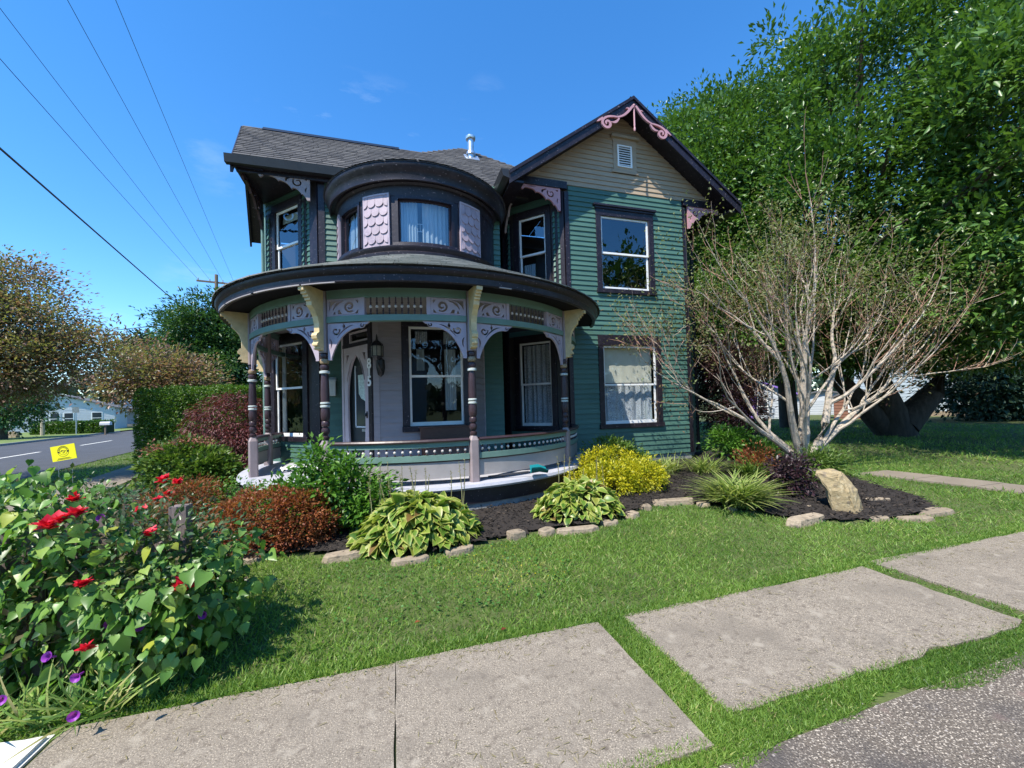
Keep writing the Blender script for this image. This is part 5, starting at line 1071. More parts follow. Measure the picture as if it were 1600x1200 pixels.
def bare_maple():
    base = Vector((7.9, 6.1, gz(7.9, 6.1)))
    o = thing('bare_maple', 'half dead multi stemmed maple with pale bare branches in the bed', 'tree', base)
    out = []; tips = []
    # stems: direction seen in the photograph, fanning left to right
    stems = [((-1.9, .1, 1.15), 1.85, .060), ((-1.25, -.2, 1.9), 2.0, .075), ((-.12, .1, 2.6), 2.3, .085), ((.05, -.4, 2.2), 1.9, .06), ((1.1, -.45, 1.55), 2.0, .090), ((1.7, -.3, 1.25), 2.1, .075), ((.7, .5, 2.0), 1.9, .06), ((-.5, -.6, 1.9), 1.7, .05), ((1.6, -.6, 1.45), 1.7, .05), ((-1.2, .6, 1.7), 1.7, .05)]
    for k, (d, L, r) in enumerate(stems):
        s = base+Vector((d[0]*.08, d[1]*.08, .25+.05*(k % 4)))
        branches(s, d, L, r, 4, out, tips, curve_up=.30, spread=.66, kids=(2, 4), twig_r=.0048)
    tk = MB(); tk.tube([base-Vector((0, 0, .1)), base+Vector((0, 0, .15)), base+Vector((.02, 0, .45))], [.20, .15, .11], 10)
    for pts, rs, dp in out:
        if dp == 4: tk.tube(pts, rs, 8)
    tk.build('trunk', BARK_PALE, o, True)
    for dp, nm, m, n in ((3, 'branch', BARK_PALE, 6), (2, 'small_branch', BARK_PALE, 4)):
        b = MB()
        for pts, rs, q in out:
            if q == dp: b.tube(pts, rs, n, False)
        b.build(nm, m, o, True)
    b = MB(); b2 = MB()
    for pts, rs, q in out:
        if (q == 1 and rng.random() < .85) or (q == 0 and rng.random() < .42): (b if rng.random() < .4 else b2).tube(pts[::2]+[pts[-1]], [rs[0], rs[2], .003, .002][:len(pts[::2])+1], 3, False)
    setprops(b.build('twigs', TWIG, o), kind='stuff'); setprops(b2.build('red_twigs', TWIG_RED, o), kind='stuff')
    T = [(p, d) for p, d in tips if p.z < 5.8]; n = 15000; idx = rng.integers(0, len(T), n); P = np.array([T[i][0] for i in idx])+rng.normal(size=(n, 3))*.13; D = np.array([T[i][1] for i in idx])*.5+sph(n)*.7+[0, 0, -.35]
    leaves('leaves', P, D, upnrm(D), rng.uniform(.045, .085, n), T_LEAF2, L_JM, o, tint=np.clip(.25+.16*(P[:, 2]-1.2)+rng.normal(size=n)*.22, 0, 1))
    print('maple tips', len(tips), len(out))
bare_maple()

def tree(name, label, base, ells, nclump, per, spread, size, T, m, trunk, bark=BARK, shell=(.45, 1.0), tintmix=.5, group=None, zmin=None, keep=None, limbs=14, lr=.07, sup=None):
    o = thing(name, label, 'tree', base, group)
    P, D, ct, Cc = clump_pts(ells, nclump, per, spread, shell, zmin, keep, sup)
    leaves('crown', P, D, upnrm(D), size*rng.uniform(.65, 1.25, len(P)), T, m, o, tint=ct*tintmix+rng.random(len(P))*(1-tintmix))
    b = MB()
    for pts, rs in trunk: b.tube(pts, rs, 10)
    b.build('trunk', bark, o, True)
    b = MB(); tops = [Vector(t[0][-1]) for t in trunk]
    for q in Cc[rng.choice(len(Cc), min(limbs, len(Cc)), replace=False)]:
        s = min(tops, key=lambda w: (w-Vector(q)).length); mid = s.lerp(Vector(q), .5)+Vector((0, 0, .3)); b.tube([s, mid, q], [lr, lr*.6, lr*.2], 6)
    b.build('limbs', bark, o, True)
    return o
def trees():
    def keepm(c): return ~((c[:, 0] < 9.2) & (c[:, 1] > 6.8) & (c[:, 1] < 14.5))
    tree('magnolia_tree', 'huge glossy dark green magnolia filling the upper right', (17.2, 9.8, .2), [ell((15.2, 9.4, 9.0), (5.2, 4.2, 6.6)), ell((12.9, 14.4, 9.4), (3.9, 3.4, 5.8)), ell((13.4, 5.0, 6.4), (2.8, 2.3, 4.2)), ell((15.0, 6.8, 4.6), (3.0, 2.2, 2.3)), ell((11.0, 10.6, 4.2), (1.7, 1.6, 2.0)), ell((13.5, 10.5, 4.6), (2.4, 2.0, 1.8)), ell((19.5, 9.5, 4.8), (3.2, 2.2, 2.2)), ell((12.3, 13.6, 10.4), (2.9, 2.5, 3.4)), ell((11.4, 12.4, 7.6), (1.9, 1.9, 2.6)), ell((14.6, 12.4, 12.4), (3.0, 2.6, 2.6)), ell((14.2, 11.0, 3.9), (4.2, 3.2, 1.2)), ell((19.0, 8.2, 4.0), (3.6, 2.6, 1.4)), ell((12.2, 9.4, 3.8), (2.2, 1.6, 1.3)), ell((19.5, 7.0, 7.5), (4.5, 3.5, 6.0)), ell((12.3, 8.4, 6.4), (2.4, 2.2, 3.6)), ell((11.2, 11.8, 5.6), (1.8, 2.0, 3.4)), ell((16.5, 5.2, 8.5), (3.6, 2.6, 4.6)), ell((11.6, 11.5, 9.8), (1.9, 2.0, 2.6))], 1500, 20, .21, .19, T_LEAF2, L_MAG, [([(17.2, 9.8, 0), (17.0, 9.8, 1.0), (16.2, 9.9, 2.6), (15.6, 9.8, 5.0)], [.62, .42, .34, .3]), ([(17.3, 9.7, .6), (18.2, 9.3, 1.7), (18.9, 9.0, 3.2), (19.2, 8.8, 5)], [.5, .33, .30, .22]), ([(16.9, 10, .5), (15.4, 10.4, 2.2), (14, 11, 4.2)], [.4, .28, .2])], keep=keepm, zmin=2.5, limbs=60, lr=.12, shell=(.55, 1.0), sup=(10, .40))
    tree('shade_tree', 'straight dark trunk of a second tree behind the bare maple', (18.6, 15.0, .2), [ell((17.5, 16.5, 8.0), (4.0, 3.2, 4.6)), ell((18.5, 16.5, 4.4), (5.0, 3.0, 1.7)), ell((23, 13.5, 4.6), (4, 3, 1.8))], 1300, 26, .32, .26, T_LEAF2, L_MAG, [([(18.6, 15.0, 0), (18.5, 15.0, 3.2), (18.3, 15.2, 6)], [.42, .34, .25])], zmin=3.0, limbs=14, lr=.12)
    tree('crabapple_tree', 'purple brown crabapple tree with drooping branches at the left edge', (-12.4, 12.6, 0), [ell((-10.2, 13.2, 4.0), (2.5, 1.8, 1.9)), ell((-8.7, 13.1, 3.1), (1.4, 1.2, .95)), ell((-7.5, 13.3, 3.35), (.75, .7, .45)), ell((-11.4, 13.4, 4.8), (2.0, 1.6, 1.6)), ell((-9.9, 12.9, 2.75), (1.9, 1.3, .85)), ell((-9.0, 13.2, 4.3), (1.3, 1.1, .9)), ell((-10.6, 13.2, 5.4), (1.2, 1.1, .9))], 300, 22, .19, .105, T_LEAF2, L_CRAB, [([(-12.4, 12.6, 0), (-12.2, 12.7, 1.6), (-11.4, 12.9, 3.2)], [.24, .2, .13])], zmin=1.75, limbs=130, lr=.035, shell=(.35, 1.12), sup=(8, .38))
    tree('crabapple_tree', 'second purple brown crabapple behind the clipped hedge', (-9.6, 19.5, 0), [ell((-9.6, 19.5, 3.2), (2.0, 1.8, 1.3)), ell((-8.2, 19.2, 3.0), (1.4, 1.3, 1.0))], 560, 24, .24, .15, T_OVAL, L_CRAB, [([(-9.6, 19.5, 0), (-9.6, 19.5, 2.6)], [.16, .1])], zmin=1.4, limbs=18, lr=.05, shell=(.3, 1.0))
    tree('linden_tree', 'dense mid green tree standing behind the porch on the left', (-8.6, 23.4, 0), [ell((-8.8, 23.4, 5.2), (2.2, 2.0, 2.4)), ell((-7.6, 23.2, 4.2), (2.4, 2.0, 2.2)), ell((-9.9, 23.6, 3.9), (1.6, 1.5, 1.5)), ell((-8.4, 23.4, 6.6), (1.1, 1.1, 1.2))], 200, 26, .21, .18, T_LEAF2, L_TREE, [([(-8.6, 23.4, 0), (-8.6, 23.4, 4)], [.25, .15])], limbs=16, lr=.08, sup=(9, .38))
    for k, (x, y, z, r, lb) in enumerate(((-36.5, 73, 9.5, 3.2, 'tall far conifer above the crabapple on the left'), (-31, 72, 7.5, 3.0, 'lower far tree between conifer and linden'))):
        tree('far_tree', lb, (x, y, 0), [ell((x, y, z), (r, r, z*.52)), ell((x+1, y, z*1.25), (r*.6, r*.6, z*.3))], 170, 22, .7, .7, T_OVAL, L_CON, [([(x, y, 0), (x, y, z)], [.4, .2])], limbs=10, lr=.12)
    tree('street_tree', 'dark round tree across the side street at the left edge', (-29.5, 41, .1), [ell((-29.3, 41, 2.6), (2.6, 2.2, 2.0))], 220, 22, .4, .3, T_OVAL, L_TREE, [([(-29.5, 41, 0), (-29.5, 41, 2)], [.25, .15])], limbs=8, lr=.08, zmin=.5)
    tree('evergreen_shrub', 'dark evergreen mass at the right edge beside the blue house', (29.5, 13.2, .2), [ell((29.5, 13.0, 2.6), (2.6, 2.4, 2.9)), ell((31.5, 12.0, 3.4), (2.6, 2.4, 3.4))], 800, 24, .4, .28, T_OVAL, L_CON, [([(29.5, 13.2, 0), (29.5, 13.2, 3)], [.2, .1])], limbs=8, lr=.08, zmin=.3)
    # trees across the front street, seen mirrored in the windows
    for k, (x, y, z, r, lb) in enumerate(((13.5, -4.5, 7.0, 3.6, 'leafy street tree mirrored in the upper gable window'), (-6, -16, 6.0, 4.2, 'leafy street tree mirrored in the porch windows'), (-17, -11, 5.5, 3.8, 'leafy street tree mirrored in the left windows'), (-24, 15, 5.0, 4.2, 'leafy tree across the side street mirrored in the left windows'))):
        tree('street_tree', lb, (x, y, 0), [ell((x, y, z), (r, r, r*1.0)), ell((x+1.5, y+.5, z-1.5), (r*.7, r*.7, r*.7))], 260, 22, .5, .42, T_OVAL, L_TREE, [([(x, y, 0), (x, y, z)], [.3, .18])], limbs=12, lr=.1, group='trees across the front street')
trees()

def vine():
    # picket fence smothered in morning glory and roses
    fz = thing('picket_fence', 'weathered grey brown picket fence buried under the vines', 'fence', (-2.6, 3.22, 0))
    for k, x in enumerate(np.arange(-4.6, -1.55, .17)):
        h = .92+rng.normal()*.01; b = MB(); b.prism([(x, 3.2, .05), (x+.10, 3.2, .05), (x+.10, 3.2, h), (x+.05, 3.2, h+.07), (x, 3.2, h)], [(x, 3.222, .05), (x+.10, 3.222, .05), (x+.10, 3.222, h), (x+.05, 3.222, h+.07), (x, 3.222, h)]); b.build('picket', FENCEWOOD, fz)
    for z in (.28, .72): b = MB(); b.box(-4.7, -1.45, 3.224, 3.262, z, z+.08); b.build('rail', FENCEWOOD, fz)
    for x in (-1.5, -3.4): b = MB(); b.box(x, x+.10, 3.264, 3.36, -.05, 1.02); b.build('post', FENCEWOOD, fz)
    o = thing('morning_glory_vine', 'sprawling morning glory vine with heart shaped leaves over the fence', 'vine', (-2.0, 3.1, 0))
    ells = [ell((-2.35, 3.25, .62), (.75, .42, .62)), ell((-1.55, 3.30, .34), (.42, .45, .34)), ell((-3.3, 3.4, .72), (.8, .45, .62)), ell((-1.85, 3.1, .35), (.55, .30, .34)), ell((-2.9, 3.1, .5), (.7, .35, .5)), ell((-2.75, 3.6, .95), (.6, .5, .35)), ell((-3.6, 3.7, 1.0), (.7, .5, .35)), ell((-1.45, 3.0, .25), (.32, .24, .25)), ell((-2.7, 3.02, .74), (.75, .16, .26)), ell((-3.5, 3.05, .7), (.6, .16, .3)), ell((-2.5, 3.06, .92), (.9, .2, .2)), ell((-3.4, 3.1, .95), (.7, .2, .22)), ell((-1.6, 3.05, .62), (.48, .22, .32)), ell((-1.35, 3.3, .5), (.3, .35, .32))]
    P, D, ct, Cc = clump_pts(ells, 1250, 5, .085, (.60, 1.05), .03)
    P[:, 2] = np.maximum(P[:, 2], .03); n = len(P); out = D.copy(); Dd = out*.35+np.array([0, -.35, -.75])+rng.normal(size=(n, 3))*.35; Nn = out+np.array([-.25, -.45, .55])+rng.normal(size=(n, 3))*.28
    leaves('leaf', P, Dd, Nn, np.clip(rng.lognormal(-2.82, .36, n), .025, .105), T_HEART, L_VINE, o, tint=np.where(rng.random(n) < .03, .98, rng.random(n)*.8), smooth=True, kind='stuff')
    b = MB()
    for k in range(70):
        i, j = rng.integers(0, len(Cc), 2); a, c = Vector(Cc[i]), Vector(Cc[j])
        if (a-c).length < .9: b.tube([a, a.lerp(c, .5)+Vector((0, -.05, -.08)), c], [.005, .004, .003], 4)
    b.build('stem', mat('vine_stem', (.16, .13, .06), .7), o)
    # trailing grass at the foot
    n = 500; x = rng.uniform(-3.4, -1.5, n); P2 = np.c_[x, 2.78+rng.random(n)*.12, np.full(n, .0)]; D2 = rng.normal(size=(n, 3))*[.6, .5, 0]+[0, -.35, .7]; leaves('grass_tuft', P2, D2, sph(n)+[0, -1, .6], rng.uniform(.14, .34, n), T_LILY, L_GRASS, o, kind='stuff')
    # trumpet flowers
    for k, (x, y, z) in enumerate(((-1.62, 2.90, .45), (-1.49, 2.92, .40), (-1.20, 3.00, .38), (-1.65, 2.70, .28), (-1.60, 2.60, .14), (-1.78, 2.72, .40), (-1.94, 2.68, .24), (-1.84, 3.22, 1.0))):
        b = MB(); a = Vector((rng.normal()*.3, -1, .35+rng.normal()*.2)).normalized(); e = a.cross(Vector((0, 0, 1))).normalized(); f = a.cross(e); V = []; m = 10; p = Vector((x, y, z))
        for r, q in ((.004, -.045), (.007, -.02), (.014, 0), (.025, .008)): V += [p+a*q+e*(r*math.cos(2*math.pi*i/m))+f*(r*math.sin(2*math.pi*i/m)) for i in range(m)]
        b.add(V, [(j*m+i, j*m+(i+1) % m, (j+1)*m+(i+1) % m, (j+1)*m+i) for j in range(3) for i in range(m)]); b.t = [.5]*len(b.v); b.build('trumpet_flower', L_PETAL, o, True)
    # rose bush growing through
    rb = thing('rose_bush', 'rose bush with crimson blooms tangled in the vine', 'rose bush', (-2.0, 3.9, 0))
    ells = [ell((-2.1, 3.75, .62), (.75, .45, .45)), ell((-1.6, 3.7, .45), (.45, .4, .38)), ell((-2.9, 4.6, .55), (.7, .6, .5)), ell((-2.3, 4.6, .35), (.5, .5, .32)), ell((-3.3, 5.4, .45), (.6, .5, .42)), ell((-1.5, 3.15, .75), (.35, .18, .22)), ell((-1.75, 3.05, .62), (.6, .28, .38)), ell((-2.7, 3.0, .55), (.7, .25, .45)), ell((-1.55, 3.12, .72), (.42, .24, .30)), ell((-1.9, 3.2, .95), (.5, .25, .2)), ell((-1.35, 3.4, .6), (.3, .4, .35))]
    P, D, ct, Cc = clump_pts(ells, 820, 14, .075, (.5, 1.1), .05); P[:, 2] = np.maximum(P[:, 2], .05); leaves('foliage', P, D, upnrm(D), rng.uniform(.03, .062, len(P)), T_OVAL, L_ROSE, rb)
    b = MB()
    for q in Cc[rng.choice(len(Cc), 40, replace=False)]: b.tube([(q[0]*.8-.45, q[1]*.9+.35, .0), Vector((q[0]*.9-.2, q[1]*.95+.15, q[2]*.6)), q], [.008, .006, .003], 4)
    setprops(b.build('cane', mat('rose_cane', (.09, .06, .035), .7), rb), kind='stuff')
    for (x, y, z, r) in ((-1.95, 2.98, 1.02, .065), (-1.90, 3.00, 1.05, .06), (-1.83, 3.00, 1.07, .06), (-1.98, 3.22, 1.12, .05), (-1.25, 2.90, .60, .075), (-2.95, 6.3, .78, .10), (-2.77, 6.25, .75, .08), (-1.83, 4.85, .38, .06), (-1.72, 3.40, .98, .05), (-1.50, 3.05, .90, .05), (-1.68, 2.80, .72, .045), (-1.60, 2.68, .42, .04), (-2.85, 6.2, .63, .07), (-2.84, 5.98, .60, .07), (-2.45, 5.4, .5, .05)):
        m = 22; a = rng.random(m)*2*math.pi; lay = rng.random(m); dirs = np.c_[np.cos(a)*(.35+lay), np.sin(a)*(.35+lay), 1.05-lay*.8]
        leaves('rose_bloom', np.tile([x, y, z], (m, 1))+rng.normal(size=(m, 3))*r*.12, dirs, -dirs+[0, 0, 2.2], r*rng.uniform(.8, 1.2, m), T_ROUND, L_BLOOM, rb)
vine()
# ------------------------------------------------------------------ street, neighbours, grass
def background():
    # yard sign on wire stakes
    o = thing('yard_sign', 'yellow yard sign with black round emblem tilted beside the side street', 'sign', (-6.93, 11.0, 0))
    c = Vector((-6.93, 11.0, .90)); ex = Vector((.51, -.15, .08)).normalized(); ey = Vector((.06, -.005, -.32)).normalized()*-1; ey = (ey-ex*ex.dot(ey)).normalized(); n = ex.cross(ey)
    if n.y > 0: n = -n
    b = MB(); b.obox(c, ex*.265, ey*.163, n*.004); b.build('panel', YELLOW, o)
    M3 = lambda x, y, z: c+ex*x+ey*y+n*(.0055+z)
    ring = lambda r, k=40: [(r*math.cos(2*math.pi*i/k), r*.92*math.sin(2*math.pi*i/k)) for i in range(k)]
    mapped(fret([ring(.125), ring(.118)], .001), lambda x, y, z: M3(x, y+.03, z), 'emblem_ring', SIGNINK, o); mapped(fret([ring(.085), ring(.080)], .001), lambda x, y, z: M3(x, y+.03, z), 'emblem_ring', SIGNINK, o)
    for k in range(13):
        t = rad(20+k*140/12); mapped(fret([stroke([(.090*math.cos(t), .083*math.sin(t)), (.113*math.cos(t), .104*math.sin(t))], .009)], .001), lambda x, y, z: M3(x, y+.03, z), 'emblem_mark', SIGNINK, o)
    for p in ([(-.12, -.02), (-.085, -.035), (-.08, .005), (-.115, .01)], [(.12, -.02), (.085, -.03), (.08, .01), (.115, .012)], stroke(bez((-.06, -.01), (-.03, .03), (0, .01), n=8), [.01, .024, .012]), stroke(bez((0, .012), (.03, -.01), (.06, .01), n=8), [.012, .024, .01]), stroke(bez((-.02, -.03), (0, -.04), (.025, -.025), n=6), .014), stroke([(-.14, -.117), (.12, -.117)], .010), stroke([(-.17, -.138), (.15, -.138)], .008)):
        mapped(fret([p], .001), lambda x, y, z: M3(x, y+.03 if abs(y) < .1 else y, z), 'emblem_mark', SIGNINK, o)
    for s in (-.15, .15): b = MB(); p = c+ex*s-ey*.15; b.tube([p+n*-.008, (p.x+.02, p.y, -.05)], .004, 5); b.build('wire_stake', METAL, o)
    # utility pole and wires
    P0 = Vector((-12.9, 34.9, 0)); o = thing('utility_pole', 'wooden utility pole with crossarm rising behind the porch roof', 'utility pole', P0)
    b = MB(); b.tube([P0, P0+Vector((0, 0, 12.2))], [.16, .11], 10); b.build('pole', POLEWOOD, o)
    nn = Vector((-NN[0], -NN[1], 0)); b = MB(); b.obox(P0+Vector((0, 0, 11.6)), nn*1.2, Vector((U[0], U[1], 0))*.05, Vector((0, 0, .06))); b.build('crossarm', POLEWOOD, o)
    for k in (-1.1, -.4, .4, 1.1): b = MB(); b.lathe([(.03, 0), (.05, .05), (.03, .1), (.05, .14), (.02, .18)], P0+nn*k+Vector((0, 0, 11.66)), 8); b.build('insulator', METAL, o)
    wires = [((-1.1, 11.7), (-9.42, 12.97, 10.75), .009, 'lowest of the four thin overhead wires'), ((-.4, 11.75), (-9.42, 12.97, 12.05), .008, 'second lowest of the four thin overhead wires'), ((.4, 11.75), (-8.25, 13.23, 12.86), .008, 'third of the four thin overhead wires from below'), ((1.1, 11.75), (-7.32, 13.44, 13.32), .008, 'topmost and rightmost of the four thin overhead wires')]
    for (k, z), q, r, lb in wires:
        a = P0+nn*k+Vector((0, 0, z)); q = Vector(q); e = a+(q-a)*1.5; pts = []
        for i in range(25):
            t = i/24; p = a.lerp(e, t); s0 = 1/1.5; sag = .5*(t*(1-t)-s0*(1-s0)*(t/s0 if t < s0 else (1-t)/(1-s0))); pts.append(p-Vector((0, 0, sag)))
        b = MB(); b.tube(pts, r, 5); w = b.build('overhead_wire', WIRE); setprops(w, lb+' crossing the sky', 'wire', 'overhead wires')
    a = Vector((-14.91, 35.44, 9.28)); q = Vector((-9.41, 12.97, 8.45)); e = a+(q-a)*1.4; b = MB(); b.tube([a.lerp(e, i/12)-Vector((0, 0, .0)) for i in range(13)], .028, 6); w = b.build('overhead_cable', WIRE); setprops(w, 'thick black cable sloping down below the thin overhead wires', 'wire', 'overhead wires')
    a = Vector((-60, 60, 8.5)); e = Vector((-12.9, 34.9, 8.8)); b = MB(); b.tube([a.lerp(e, i/8)-Vector((0, 0, .8*i/8*(1-i/8))) for i in range(9)], .03, 5); w = b.build('overhead_cable', WIRE); setprops(w, 'short level cable just above the far conifer', 'wire', 'overhead wires')
    # houses over the side street
    def gable_house(name, label, c, rot, w, d, h, rh, wall, wins, roofm=FARROOF, porch=False, fnd=None):
        o = thing(name, label, 'house', (*c, .1)); cs, sn = math.cos(rot), math.sin(rot)
        T = lambda x, y, z: Vector((c[0]+x*cs-y*sn, c[1]+x*sn+y*cs, .1+z))
        def bx(b, x0, x1, y0, y1, z0, z1): b.hexa([T(x0, y0, z0), T(x1, y0, z0), T(x1, y1, z0), T(x0, y1, z0), T(x0, y0, z1), T(x1, y0, z1), T(x1, y1, z1), T(x0, y1, z1)]); return b
        z0 = .45 if fnd else 0
        if fnd: bx(MB(), -w/2-.03, w/2+.03, -d/2-.03, d/2+.03, -.2, .45).build('foundation', fnd, o)
        b = MB(); b.prism([T(-w/2, -d/2, z0), T(w/2, -d/2, z0), T(w/2, -d/2, h), T(0, -d/2, h+rh), T(-w/2, -d/2, h)], [T(-w/2, d/2, z0), T(w/2, d/2, z0), T(w/2, d/2, h), T(0, d/2, h+rh), T(-w/2, d/2, h)]); b.build('wall', wall, o)
        k = int((h-z0)/.2)
        for i in range(k): bx(MB(), -w/2, w/2, -d/2-.03, -d/2-.001, z0+i*.2, z0+i*.2+.17).build('siding_board', wall, o)
        for s in (-1, 1):
            b = MB(); b.hexa([T(s*(w/2+.3), -d/2-.3, h-.3*rh/(w/2)), T(s*(w/2+.3), d/2+.3, h-.3*rh/(w/2)), T(0, d/2+.3, h+rh), T(0, -d/2-.3, h+rh), T(s*(w/2+.3), -d/2-.3, h-.3*rh/(w/2)+.12), T(s*(w/2+.3), d/2+.3, h-.3*rh/(w/2)+.12), T(0, d/2+.3, h+rh+.12), T(0, -d/2-.3, h+rh+.12)]); b.build('roof', roofm, o)
        for x0, x1, za, zb in wins:
            b = MB(); bx(b, x0-.08, x1+.08, -d/2-.07, -d/2-.03, za-.08, zb+.08); f = b.build('window', WHITE, o); bx(MB(), x0, x1, -d/2-.085, -d/2-.071, za, zb).build('pane', FARGLASS, f)
            bx(MB(), x0, x1, -d/2-.095, -d/2-.086, (za+zb)/2-.03, (za+zb)/2+.03).build('glazing_bar', WHITE, f)
        if porch:
            bx(MB(), -w/2, w/2, -d/2-2, -d/2-.1, 2.5, 2.7).build('porch_roof', roofm, o)
            for x in (-w/2+.1, -w/6, w/6, w/2-.25): bx(MB(), x, x+.15, -d/2-1.95, -d/2-1.8, 0, 2.5).build('porch_post', WHITE, o)
            bx(MB(), -w/2, w/2, -d/2-2, -d/2-.1, 0, .35).build('porch_floor', STONEF, o)
        return o
    gable_house('far_house', 'white blue house with paired windows across the side street', (-39.5, 63.5), rad(20), 9.5, 8, 2.7, 1.6, FARWHITE, [(-3.6, -2.8, .8, 2.1), (-.6, .1, .8, 2.1), (.5, 1.2, .8, 2.1), (2.8, 3.6, .8, 2.1)])
    gable_house('far_house', 'farther white house with posted porch across the side street', (-41, 79), rad(20), 7.5, 8, 3.0, 1.6, FARWHITE, [(-2.4, -1.6, .9, 2.2), (1.6, 2.4, .9, 2.2)], porch=True)
    gable_house('blue_house', 'pale blue clapboard house with stone footing behind the magnolia', (37.2, 19.8), rad(-62), 6.5, 8, 4.2, 2.2, FARBLUE, [(-4, -3.9, 1.4, 1.5)], fnd=EDGE)
    vh = gable_house('violet_house', 'small white house with violet trim seen below the bare maple', (27.0, 24.2), rad(-48), 4.2, 4, 1.9, .9, FARWHITE, [(-.3, .5, .5, 1.5)], roofm=VIOLET)
    b = MB(); b.obox((24.75, 23.2, .9), (.5, -.45, 0), (.05, .05, 0), (0, 0, .9)); b.build('violet_door', VIOLET, vh)
    gable_house('white_garage', 'low white garage far behind the bare maple branches', (35.5, 25.5), rad(-52), 4.6, 4, 1.5, .6, FARWHITE, [])
    gable_house('brown_shed', 'small brown shed beside the leaning magnolia trunk', (29.4, 19.0), rad(-57), 2.2, 2, 1.5, .6, BRICKM, [(-.3, .3, .6, 1.0)])
    # houses over the front street (mirrored in the windows)
    gable_house('front_street_house', 'white house across the front street mirrored in the porch windows', (-2, -24), rad(180), 9, 8, 5.2, 2.6, FARWHITE, [(-3, -2, 1, 2.6), (2, 3, 1, 2.6), (-3, -2, 3.4, 4.8), (2, 3, 3.4, 4.8)])
    # small things over the side street
    o = thing('low_hedge', 'low dark clipped hedge in front of the white blue house', 'hedge', (-30.6, 48.7, .1))
    N = 5200; A = np.array([-33.7, 49.5]); Bq = np.array([-27.1, 47.6]); t = (Bq-A)/np.linalg.norm(Bq-A); q = np.array([-t[1], t[0]]); L = 6.85
    u = rng.random(N)*L; v = rng.random(N)*1.4; z = rng.random(N)*1.05; f = rng.random(N); v = np.where(f < .55, 0, v); z = np.where(f > .55, 1.05, z); P = np.c_[A[0]+t[0]*u+q[0]*v, A[1]+t[1]*u+q[1]*v, .1+z]+rng.normal(size=(N, 3))*.05
    leaves('foliage', P, sph(N)+[0, 0, .4], sph(N)+[0, -.6, .6], rng.uniform(.14, .26, N), T_OVAL, L_HEDGE, o, tint=rng.random(N)*.6)
    b = MB(); b.hexa([(*(A+t*.1+q*.1), .1), (*(A+t*(L-.1)+q*.1), .1), (*(A+t*(L-.1)+q*1.3), .1), (*(A+t*.1+q*1.3), .1), (*(A+t*.1+q*.1), 1.05), (*(A+t*(L-.1)+q*.1), 1.05), (*(A+t*(L-.1)+q*1.3), 1.05), (*(A+t*.1+q*1.3), 1.05)]); b.build('inner_twigs', mat('hedge_core', (.03, .045, .015), .95), o)
    o = thing('street_post', 'slim pale wooden post at the left end of the low hedge', 'post', (-30.8, 46.5, .1)); b = MB(); b.tube([(-30.8, 46.5, 0), (-30.75, 46.5, 6.2)], [.14, .11], 8); b.build('shaft', mat('pale_post', (.42, .36, .27), .9), o); b = MB(); b.lathe([(.13, 0), (.02, .12)], (-30.75, 46.5, 6.2), 8); b.build('cap', METAL, o)
    o = thing('sign_post', 'thin grey sign post in front of the low hedge', 'post', (-27.9, 45.7, .1)); b = MB(); b.tube([(-27.9, 45.7, 0), (-27.9, 45.7, 2.6)], .045, 6); b.build('shaft', METAL, o); b = MB(); b.box(-28.15, -27.65, 45.64, 45.66, 2.1, 2.6); b.build('plate', METAL, o)
    o = thing('kerb_mailbox', 'white kerbside mailbox on a post across the side street', 'mailbox', (-25.5, 45.2, .1)); b = MB(); b.box(-25.55, -25.45, 45.15, 45.25, 0, .9); b.build('post', POLEWOOD, o)
    b = MB(); V = [(-25.85+.0, 45.05+.17+.17*math.cos(math.pi*i/8), 1.05+.16*math.sin(math.pi*i/8)) for i in range(9)]; V = [(x, y, z) for x, y, z in V]+[(-25.85, 45.05, .9), (-25.85, 45.39, .9)][::1]; ringA = [V[i] for i in range(9)]+[(-25.85, 45.05, .9), (-25.85, 45.39, .9)]; b.prism(ringA, [(x+.75, y, z) for x, y, z in ringA]); b.build('box', FARWHITE, o)
    o = thing('stone_wall', 'low tan stone wall at the left edge across the side street', 'wall', (-31.5, 43.5, .1))
    for r in range(3):
        for k in range(11):
            x = -34.2+k*.36+(r % 2)*.18; b = MB(); b.obox((x, 44.6-(x+34.2)*.28, .2+r*.17), (.165, -.045, 0), (.04, .14, 0), (0, 0, .078)); b.build('stone', EDGE, o)
background()
def far_wood():
    n = 15000; a = rng.random(n)*2*math.pi; r = rng.uniform(115, 150, n); top = 6+3*np.sin(a*9)+2.5*np.sin(a*23+1)+2*np.sin(a*47); z = rng.random(n)**.8*np.maximum(7, top)
    P = np.c_[r*np.cos(a), r*np.sin(a)+20, z]; o = leaves('distant_trees', P, sph(n), sph(n)+[0, 0, .6], rng.uniform(1.6, 3.4, n), T_ROUND, L_CON); setprops(o, 'distant belt of trees along the horizon', 'wood', kind='stuff')
far_wood()

